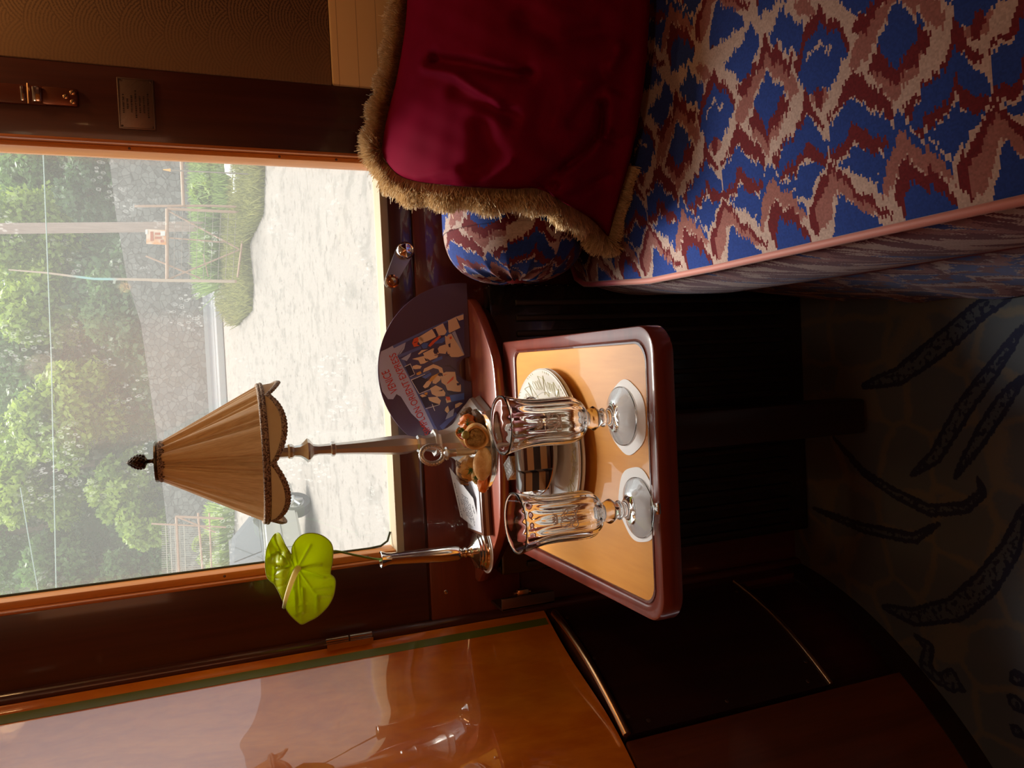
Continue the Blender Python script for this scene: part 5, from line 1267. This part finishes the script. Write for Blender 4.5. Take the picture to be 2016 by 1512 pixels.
RS = np.random.RandomState(7)
def leaves(cs, rad, n, size, flat=.75, shell=.55):
    """n leaf blades spread over clumps (centres cs, radii rad)"""
    cs = np.array(cs, float); rad = np.array(rad, float); w_ = rad**2; k = RS.choice(len(cs), n, p=w_/w_.sum())
    d = RS.normal(0, 1, (n, 3)); d /= np.linalg.norm(d, axis=1)[:, None]
    r = (shell+(1-shell)*RS.rand(n)**.6)[:, None]*rad[k][:, None]*(1+.22*np.sin(d[:, :1]*7+k[:, None])*np.sin(d[:, 2:]*6+k[:, None]*1.7))
    c = cs[k]+d*r*np.array([1, 1, flat])
    a = RS.normal(0, 1, (n, 3)); a /= np.linalg.norm(a, axis=1)[:, None]; b = np.cross(a, d+RS.normal(0, .5, (n, 3))); b /= np.linalg.norm(b, axis=1)[:, None]+1e-9
    s_ = size*RS.uniform(.6, 1.3, n)[:, None]
    V_ = np.stack([c-a*s_, c+b*s_*.55, c+a*s_, c-b*s_*.55], 1).reshape(-1, 3); F_ = np.arange(4*n).reshape(n, 4)
    tone = np.repeat(np.clip(RS.rand(len(cs))[k]*.6+RS.rand(n)*.4, 0, 1), 4)
    return V_, F_, tone
def lmat(nm, c0_, c1_): return leafmat(nm, lambda: xmix(xattr('tone'), c0_, c1_), .45, .5)
LFA = lmat('yellow green leaves', (.11, .20, .03), (.38, .48, .08)); LFB = lmat('mid green leaves', (.05, .12, .03), (.16, .28, .08)); LFC = lmat('deep green leaves', (.035, .08, .03), (.09, .17, .06))
BARK = mat('pale bark', fn=lambda: xmix(xnoise(xvec(*xpos()), 6, 4), (.10, .075, .05), (.22, .18, .13)), rough=.9)
def tree(px, py, rp, Y, leafm, lab, n, size=.13, clumps=22, sq=.9, cat='tree', nm='tree', grp='trees on the hillside'):
    c = aty(px, py, Y); R_ = rp*Y/1500*1.02
    g0 = hz(c.x, Y)-.6 if Y > 31 else gz(Y)
    t_ = thing(nm, lab, cat, (c.x, Y, g0), grp)
    cs = []; rd_ = []
    for i in range(clumps):
        d = RS.normal(0, 1, 3); d /= np.linalg.norm(d); q_ = np.array(c)+d*R_*np.array([.68, .55, .68*sq])*RS.uniform(.55, 1); cs.append(q_); rd_.append(R_*RS.uniform(.22, .40))
    V_, F_, tn = leaves(cs, rd_, n, size)
    arr_mesh('foliage', V_, F_, leafm, t_, col=tn)
    if c.z-g0 > .5 and nm == 'tree':
        mb_ = M(); p0 = Vector((c.x+.3, Y+.3, g0-.3)); mb_.tube([p0, Vector((c.x+.1, Y+.2, (g0+c.z)/2)), c], [R_*.055, R_*.045, R_*.02], 8)
        for q_ in cs[:6]: mb_.tube([Vector((c.x+.1, Y+.2, (g0+c.z)/2+.3)), Vector(q_).lerp(c, .5), Vector(q_)], [R_*.03, R_*.02, R_*.008], 6)
        build('trunk', mb_, BARK, t_)
    return t_
tree(60, 480, 120, 36, LFA, 'bright yellow green tree crossing the tall timber pole, at the top right of the window', 9000)
tree(95, 620, 95, 35, LFA, 'bright green leafy tree left of the thin leaning pole', 8000)
tree(70, 760, 120, 37, LFB, 'mid green tree between the leaning pole and the lamp top', 9000)
tree(150, 820, 120, 34, LFA, 'bright yellow green tree whose crown hangs just right of the lamp finial', 12000)
tree(60, 930, 130, 36, LFA, 'large bright green tree above and left of the lamp finial', 12000)
tree(245, 960, 75, 33, LFA, 'light green tree behind the lamp shade left edge', 8000)
tree(285, 1030, 60, 32, LFA, 'small bright tree above the left lattice fence', 6000, .11)
tree(60, 350, 85, 38, LFB, 'mid green tree next to the right window frame', 6000)
tree(180, 380, 80, 34, LFC, 'deep green tree between right window frame and timber pole', 7000)
tree(120, 1130, 90, 36, LFB, 'mid green tree at the left window frame', 7000)
tree(220, 600, 85, 33, LFB, 'mid green bushy tree above the stone wall, beside the thin leaning pole', 9000)
tree(270, 660, 55, 32, LFC, 'dark bushy tree directly on top of the stone wall', 6000, .11)
tree(230, 1130, 55, 34, LFB, 'small green tree low at the left window frame', 5000, .11)
tree(-40, 680, 140, 40, LFB, 'tall mid green tree at the top centre of the window', 9000)
tree(-40, 1060, 120, 40, LFB, 'tall green tree at the top left of the window', 7000)
# uncountable growth
def scatter(fn, n): return np.array([fn(RS.rand(), RS.rand()) for _ in range(n)])
n_ = 70000; xs = RS.uniform(-30, 34, n_); ysc = 30.9+RS.rand(n_)**1.5*28; zs = np.array([hz(a, b) for a, b in zip(xs, ysc)])-.55+RS.rand(n_)**2*1.1+.5*np.sin(xs*1.3)*np.sin(ysc*.9)
c = np.stack([xs, ysc, zs], 1); a = RS.normal(0, 1, (n_, 3)); a /= np.linalg.norm(a, axis=1)[:, None]; b = np.cross(a, RS.normal(0, 1, (n_, 3))); b /= np.linalg.norm(b, axis=1)[:, None]
s_ = RS.uniform(.09, .20, n_)[:, None]
ob = arr_mesh('hillside_undergrowth', np.stack([c-a*s_, c+b*s_*.6, c+a*s_, c-b*s_*.6], 1).reshape(-1, 3), np.arange(4*n_).reshape(n_, 4), LFC, base=(0, 31, 2.6), col=np.repeat(RS.rand(n_), 4))
tag(ob, 'dark green undergrowth covering the slope behind the stone wall', 'undergrowth', kind='stuff')
def blades(poly_px, n, h, m_, nm, lab, cat, w_=.02):
    P = [atg(*q_) for q_ in poly_px]; x0, x1 = min(p.x for p in P), max(p.x for p in P); y0, y1 = min(p.y for p in P), max(p.y for p in P)
    def inside(x, y):
        o_ = False
        for i in range(len(P)):
            a, b = P[i-1], P[i]
            if (a.y > y) != (b.y > y) and x < (b.x-a.x)*(y-a.y)/(b.y-a.y)+a.x: o_ = not o_
        return o_
    V_ = []; F_ = []; T_ = []
    while len(F_) < n:
        x, y = RS.uniform(x0, x1), RS.uniform(y0, y1)
        if not inside(x, y): continue
        z = gz(y); l = h*RS.uniform(.4, 1.2); dx, dy = RS.normal(0, .35, 2)*l; q_ = len(V_)
        V_ += [(x-w_, y, z-.02), (x+w_, y, z-.02), (x+dx+w_*.3, y+dy, z+l), (x+dx-w_*.3, y+dy, z+l)]; F_.append((q_, q_+1, q_+2, q_+3)); T_ += [RS.rand()]*4
    return tag(arr_mesh(nm, V_, F_, m_, base=((x0+x1)/2, (y0+y1)/2, gz((y0+y1)/2)), col=T_), lab, cat, kind='stuff')
GRM = lmat('dry meadow grass', (.10, .11, .035), (.28, .28, .10))
blades([(524,300),(520,420),(492,480),(500,560),(498,610),(470,640),(440,600),(452,480),(455,300)], 16000, .30, GRM, 'meadow_grass', 'yellow green dry grass round the foot of the rusty gate', 'grass')
blades([(480,250),(470,400),(455,420),(430,410),(430,250)], 6000, .5, lmat('tall weeds', (.06, .10, .03), (.20, .28, .08)), 'tall_weeds', 'tall green weeds between rusty gate and right window frame', 'weeds', .03)
tree(400, 370, 40, 24, LFA, 'low light green bush behind the rusty gate, at the window right side', 2500, .08, 14, .8, 'bush', 'bush', 'small bushes outside')
tree(420, 480, 34, 25, LFA, 'low light green bush seen through the rusty gate', 2500, .08, 14, .8, 'bush', 'bush', 'small bushes outside')
tree(402, 1080, 30, 20.9, LFA, 'low bush in the lattice fence behind the car', 2200, .07, 14, .8, 'bush', 'bush', 'small bushes outside')

blades([(450,290),(455,560),(434,560),(427,290)], 7000, .8, lmat('reedy weeds', (.07, .13, .035), (.26, .36, .12)), 'reedy_weeds', 'tall reedy green weeds at the foot of the stone wall behind the gate', 'weeds', .03)
blades([(462,1000),(462,1170),(450,1170),(450,1000)], 4000, .7, lmat('yellow green weeds', (.10, .18, .04), (.36, .46, .12)), 'fence_weeds', 'yellow green weeds growing through the lattice fence behind the car', 'weeds', .03)
# rusty gate, poles, sign
RUST = mat('pale rust', fn=lambda: xmix(xnoise(xvec(*xpos()), 9, 3), (.30, .17, .11), (.42, .29, .21)), rough=.8); WIRE = mat('grey wire', (.20, .17, .14), .7)
YG = atg(490, 420).y
def G(x, y, dY=0): return aty(x, y, YG+dY)
gt = thing('gate', 'rusty pipe framed gate with diagonal braces and wire infill', 'gate', atg(492, 419))
build('frame', M().tube([G(329, 411), G(494, 419)], .035, 8).tube([G(329, 411), G(329, 552)], .040, 8).tube([G(484, 420), G(468, 546)], .025, 8).tube([G(299, 552), G(466, 554)], .035, 8), RUST, gt)
build('brace', M().tube([G(331, 415, .03), G(470, 490, .03)], .022, 6).tube([G(471, 492, .03), G(331, 550, .03)], .022, 6), RUST, gt)
build('brace', M().tube([G(287, 504, .05), G(395, 548, .05)], .022, 6).tube([G(400, 500, .05), G(410, 545, .05)], .015, 6).tube([G(329, 468, .03), G(440, 477, .03)], .02, 6), RUST, gt)
mb = M()
for k in range(9): mb.tube([G(345+k*15, 412+k*.7), G(342+k*14.5, 552)], .006, 4)
for k in range(8): mb.tube([G(330, 425+k*17), G(478-k*1.5, 432+k*15.5)], .005, 4)
build('wire_infill', mb, WIRE, gt)
sg = thing('notice_board', 'faded orange and white notice board fixed above the rusty gate top rail', 'sign', G(327, 465, -.05))
mb = M(); a, b, c, d = G(288, 451, -.06), G(288, 480, -.06), G(327, 482, -.06), G(326, 453, -.06); mb.prism([a, b, c, d], (0, .02, 0))
build('panel', mb, mat('faded orange paint', fn=lambda: xmix(xsm(xnoise(xvec(*xpos()), 3, 3), .40, .6), (.66, .50, .38), (.62, .26, .09)), rough=.7), sg, smooth=0)
mb = M()
for (x0, y0, x1, y1) in ((296,456,302,474),(305,458,318,462),(305,466,318,470),(316,472,322,477)): mb.prism([G(x0, y0, -.075), G(x0, y1, -.075), G(x1, y1, -.075), G(x1, y0, -.075)], (0, .01, 0))
build('faded_marks', mb, mat('red brown marks', (.40, .11, .05), .7), sg, smooth=0)
mb = M(); mb.prism([G(286, 452, -.075), G(286, 461, -.075), G(291, 461, -.075), G(291, 452, -.075)], (0, .01, 0)); WP = mat('white patch', (.62, .60, .56), .7)
build('white_patch', mb, WP, sg, smooth=0); build('white_patch', M().prism([G(316, 455, -.078), G(316, 464, -.078), G(325, 464, -.078), G(325, 455, -.078)], (0, .01, 0)), WP, sg, smooth=0)
def post(nm, pts, r, m_, lab, cat='post', grp=None): o = build(nm, M().tube(pts, r, 12), m_, base=pts[-1]); return tag(o, lab, cat, grp)
YP = YG+3.5
post('utility_pole', [aty(-60, 452, YP), aty(0, 450, YP), aty(200, 448, YP), aty(462, 445, YP)], .15, mat('weathered timber pole', fn=lambda: xmix(xnoise(xvec(xpos()[0]*6, xpos()[1], xpos()[2]*.4), 4, 4), (.22, .15, .12), (.40, .30, .25)), rough=.9), 'tall thick brown timber utility pole behind the rusty gate', 'pole')
tag(build('leaning_pole', M().tube([G(17, 531, -.1), G(90, 537, -.1), G(185, 549, -.1), G(260, 550, -.1), G(335, 552, -.1), G(462, 554, -.1)], [.016, .022, .028, .032, .036, .04], 8), mat('thin pole paint', fn=lambda: xmix(xsm(xpos()[2], 3.2, 3.5)*(1-xsm(xpos()[2], 4.0, 4.4)), (.40, .30, .22), (.22, .42, .40)), rough=.6), base=G(462, 554, -.1)), 'tall thin leaning pole at the left side of the rusty gate', 'pole')
post('gate_post', [G(265, 406, .1), G(402, 405, .1), G(495, 408, .1)], .03, RUST, 'rusty upright post at the right side of the gate')
hr = thing('rail_fence', 'thin rusty horizontal rail running from the gate to the right window frame', 'fence', G(500, 330, 0))
build('rail', M().tube([G(352, 180), G(361, 405)], .04, 8), RUST, hr); build('post', M().tube([G(345, 260), G(500, 268)], .03, 8), RUST, hr)
mk = thing('marker_rod', 'slim upright rod with orange tip near the right window frame', 'rod', atg(497, 343))
build('rod', M().tube([aty(330, 335, YG-2), aty(500, 343, YG-2)], .016, 8), WIRE, mk); build('tip', M().tube([aty(321, 334, YG-2), aty(336, 335, YG-2)], [.01, .035], 8), mat('orange tip', (.75, .35, .10), .6), mk)
# pale boulders
STN = mat('white limestone', fn=lambda: xmix(xnoise(xvec(*xpos()), 5, 4), (.46, .45, .42), (.62, .61, .58)), rough=.9)
for k, (x, y, r, lab) in enumerate(((468, 322, .42, 'large pale boulder nearest the right window frame'), (474, 350, .34, 'pale boulder between the marker rod and the window frame'), (470, 386, .26, 'small pale boulder nearest the rusty gate'))):
    q_ = atg(x+8, y); tag(build('boulder', M().blob((q_.x, q_.y, q_.z+r*.3), (r, r*.7, r*.6), nz=.3, seed=k+20, seg=18), STN, base=q_, smooth=30), lab, 'boulder', 'pale boulders')
lg = atg(460, 330); tag(build('timber_beam', M().rbox((lg.x-3.2, lg.y+1.6, lg.z+.25), (lg.x+3, lg.y+1.85, lg.z+.55), .03), mat('grey timber', fn=grain((.20, .16, .13), (.32, .27, .23), 0, 3), rough=.9), base=lg), 'weathered grey timber beam lying in the weeds behind the gate', 'lumber')  # a plain loose timber beam, no railway part
# lattice fence behind the car
YF = 20.5
def Fp(x, y): return aty(x, y, YF)
fn_ = thing('lattice_fence', 'rusty pipe fence with fine upright lattice behind the parked car', 'fence', Fp(440, 1080))
build('frame', M().tube([Fp(347, 1017), Fp(354, 1160)], .03, 8).tube([Fp(390, 1010), Fp(402, 1160)], .025, 8).tube([Fp(345, 1017), Fp(440, 1021)], .03, 8).tube([Fp(412, 1010), Fp(418, 1160)], .02, 8), RUST, fn_)
build('post', M().tube([Fp(298, 1031), Fp(445, 1038)], .022, 8), RUST, fn_); build('brace', M().tube([Fp(350, 1018), Fp(425, 1048)], .02, 8), RUST, fn_)
mb = M()
for k in range(34): mb.tube([Fp(318, 1034+k*3.6), Fp(432, 1038+k*3.6)], .007, 4)
for k in range(5): mb.tube([Fp(326+k*9, 1030), Fp(331+k*9, 1160)], .008, 4)
build('lattice', mb, mat('pale rail', (.36, .33, .27), .7), fn_)
# overhead wires
WM = mat('overhead cable', (.22, .30, .26), .5)
tag(build('overhead_wire', M().tube([aty(78, 200, 19), aty(85, 296, 19), aty(101, 700, 19), aty(111, 1180, 19), aty(113, 1300, 19)], .012, 5), WM, base=aty(101, 700, 19)), 'long thin cable crossing the whole window in front of the trees', 'cable')
tag(build('overhead_wire', M().tube([aty(40, 960, 19), aty(55, 1050, 19), aty(78, 1180, 19), aty(90, 1290, 19)], .011, 5), WM, base=aty(55, 1050, 19)), 'short sloping cable at the upper left of the window', 'cable')
# railing on top of the wall
rl = thing('wall_railing', 'low railing with close uprights on the stone wall near the window frame', 'railing', aty(290, 330, 30.2))
mb = M(); a, b = aty(262, 300, 30.2), aty(268, 372, 30.2); mb.tube([a, b], .03, 6)
build('rail', mb, RUST, rl); mb = M()
for k in range(16): p = a.lerp(b, k/15); mb.tube([p, p+Vector((0, 0, -.62))], .018, 5)
build('baluster', mb, RUST, rl)

# ------------------------------------------------------------------ parked car
wf = atz(612, 985, -.35); hd_ = Vector((.42, .91, 0)).normalized(); sdv_ = Vector((hd_.y, -hd_.x, 0))   # heading, right-hand side (towards us)
car = thing('car', 'light grey hatchback car parked on the gravel behind the lamp shade', 'car', wf-hd_*1.3-sdv_*.80)
def cw(l, s_, z): return wf + hd_*l + sdv_*(s_-.0) + Vector((0, 0, z))     # l from the front wheel forwards, s from near side
PAINT = mat('light grey paint', (.40, .39, .36), .3, .3, coat=1, coat_rough=.05); CG = mat('dark car glass', (.03, .035, .035), .05, spec=.8, coat=1, coat_rough=.01); TYRE = mat('tyre rubber', (.03, .03, .032), .8); RIM = mat('alloy rim', (.50, .50, .52), .3, .8)
side = [(-3.25, .35), (-3.35, .6), (-3.30, .95), (-2.9, 1.0), (.05, .93), (.55, .84), (.78, .70), (.82, .45), (.70, .28), (-3.2, .28)]
bm = bmesh.new(); n = len(side); lay_ = []
for s_, k in ((.02, .93), (-.04, 1.0), (-1.60, 1.0), (-1.66, .93)):
    lay_.append([bm.verts.new(cw(l*(1 if k == 1 else .985), s_, .28+(z-.28)*(k if z > .9 else 1)+(.02 if k < 1 and z < .4 else 0))) for l, z in side])
for a, b in zip(lay_, lay_[1:]):
    for i in range(n): bm.faces.new((a[i], a[(i+1) % n], b[(i+1) % n], b[i]))
bm.faces.new(lay_[0]); bm.faces.new(list(reversed(lay_[-1]))); bmesh.ops.recalc_face_normals(bm, faces=bm.faces[:])
bmesh.ops.bevel(bm, geom=bm.edges[:], offset=.03, segments=2, affect='EDGES'); bm.verts.index_update()
mb = M().add([v.co for v in bm.verts], [[v.index for v in f.verts] for f in bm.faces]); bm.free()
body = build('body', mb, PAINT, car, smooth=35)
gh = [(-3.15, .96), (-2.75, 1.46), (-1.4, 1.52), (-.62, 1.44), (.05, .94)]
mb = M(); vs = []
for s_, t_ in ((-.02, 0), (-.20, 1), (-1.42, 1), (-1.60, 0)):
    pass
ring_ = []
for (l, z) in gh:
    k = (z-.94)/.58; ring_.append([cw(l, -.02-.20*k, z), cw(l, -1.60+.20*k, z)])
vs = [p for r in ring_ for p in r]; fs = [(2*i, 2*i+1, 2*i+3, 2*i+2) for i in range(4)] + [(0, 2, 4, 6, 8), (9, 7, 5, 3, 1), (0, 8, 9, 1)]
mb.add(vs, fs); roof = build('cabin', mb, mat('dark roof paint', (.10, .105, .11), .3, .3, coat=1), car, smooth=30)
def sidew(pts, nm, m_, par, o=.012):
    q_ = []
    for l, z in pts: k = (z-.94)/.58; q_.append(cw(l, -.02-.20*k+o, z))
    return build(nm, M().prism(q_, -sdv_*.008), m_, par, smooth=0)
sidew([(-.18, .99), (-.70, 1.38), (-1.33, 1.44), (-1.33, .99)], 'window', CG, roof); sidew([(-1.42, .99), (-1.42, 1.44), (-2.35, 1.42), (-2.45, .99)], 'window', CG, roof); sidew([(-2.52, 1.0), (-2.43, 1.40), (-2.70, 1.37), (-3.0, 1.02)], 'window', CG, roof)
ws = [cw(.0, -.12, .99), cw(.0, -1.50, .99), cw(-.58, -1.34, 1.41), cw(-.58, -.28, 1.41)]; nn_ = Vector((0, 0, 1))*.3+hd_; nn_.normalize()
build('windscreen', M().prism([p+nn_*.012 for p in ws], nn_*.008), CG, roof, smooth=0)
build('mirror', M().rbox((-.12, -.06, -.09), (.12, .06, .09), .04, 3).add([], []), PAINT, car)
mo = [o for o in car.children if o.name.startswith('mirror')][0]; off_ = cw(-.30, .10, 1.03); 
mo.data.transform(Matrix.Translation(Vector(world_loc(car)))); mo.data.transform(Matrix.Rotation(-.45, 4, 'Z')); mo.data.transform(Matrix.Translation(off_-world_loc(car)))
mb = M(); mb.tube([cw(-.05, .030, .30), cw(-.05, .034, .93)], .006, 5).tube([cw(-1.38, .030, .30), cw(-1.38, .034, .94)], .006, 5).tube([cw(-2.4, .030, .45), cw(-2.45, .034, .94)], .006, 5).tube([cw(.5, .03, .62), cw(-3.1, .03, .62)], .008, 5)
build('door_seams', mb, mat('seam dark', (.06, .06, .06), .7), body)
for l, s_ in ((0, 0), (-2.55, 0), (0, -1.5), (-2.55, -1.5)):
    c = cw(l, s_-.07, .31)
    wh = build('wheel', M().lathe([(.19, -.08), (.29, -.10), (.31, -.07), (.31, .07), (.29, .10), (.20, .09), (.19, .05)], c, 40, axis=sdv_), TYRE, car)
    mb = M(); mb.lathe([(.20, .03), (.20, .07), (.185, .085), (.175, .06), (0, .05)], c, 30, axis=sdv_)
    for k in range(5):
        a = 2*math.pi*k/5; q_ = sdv_.to_track_quat('Z', 'Y').to_matrix() @ Vector((math.cos(a)*.17, math.sin(a)*.17, .09)); mb.tube([c+sdv_*.10, c+q_], [.04, .03], 6)
    build('rim', mb, RIM, wh)
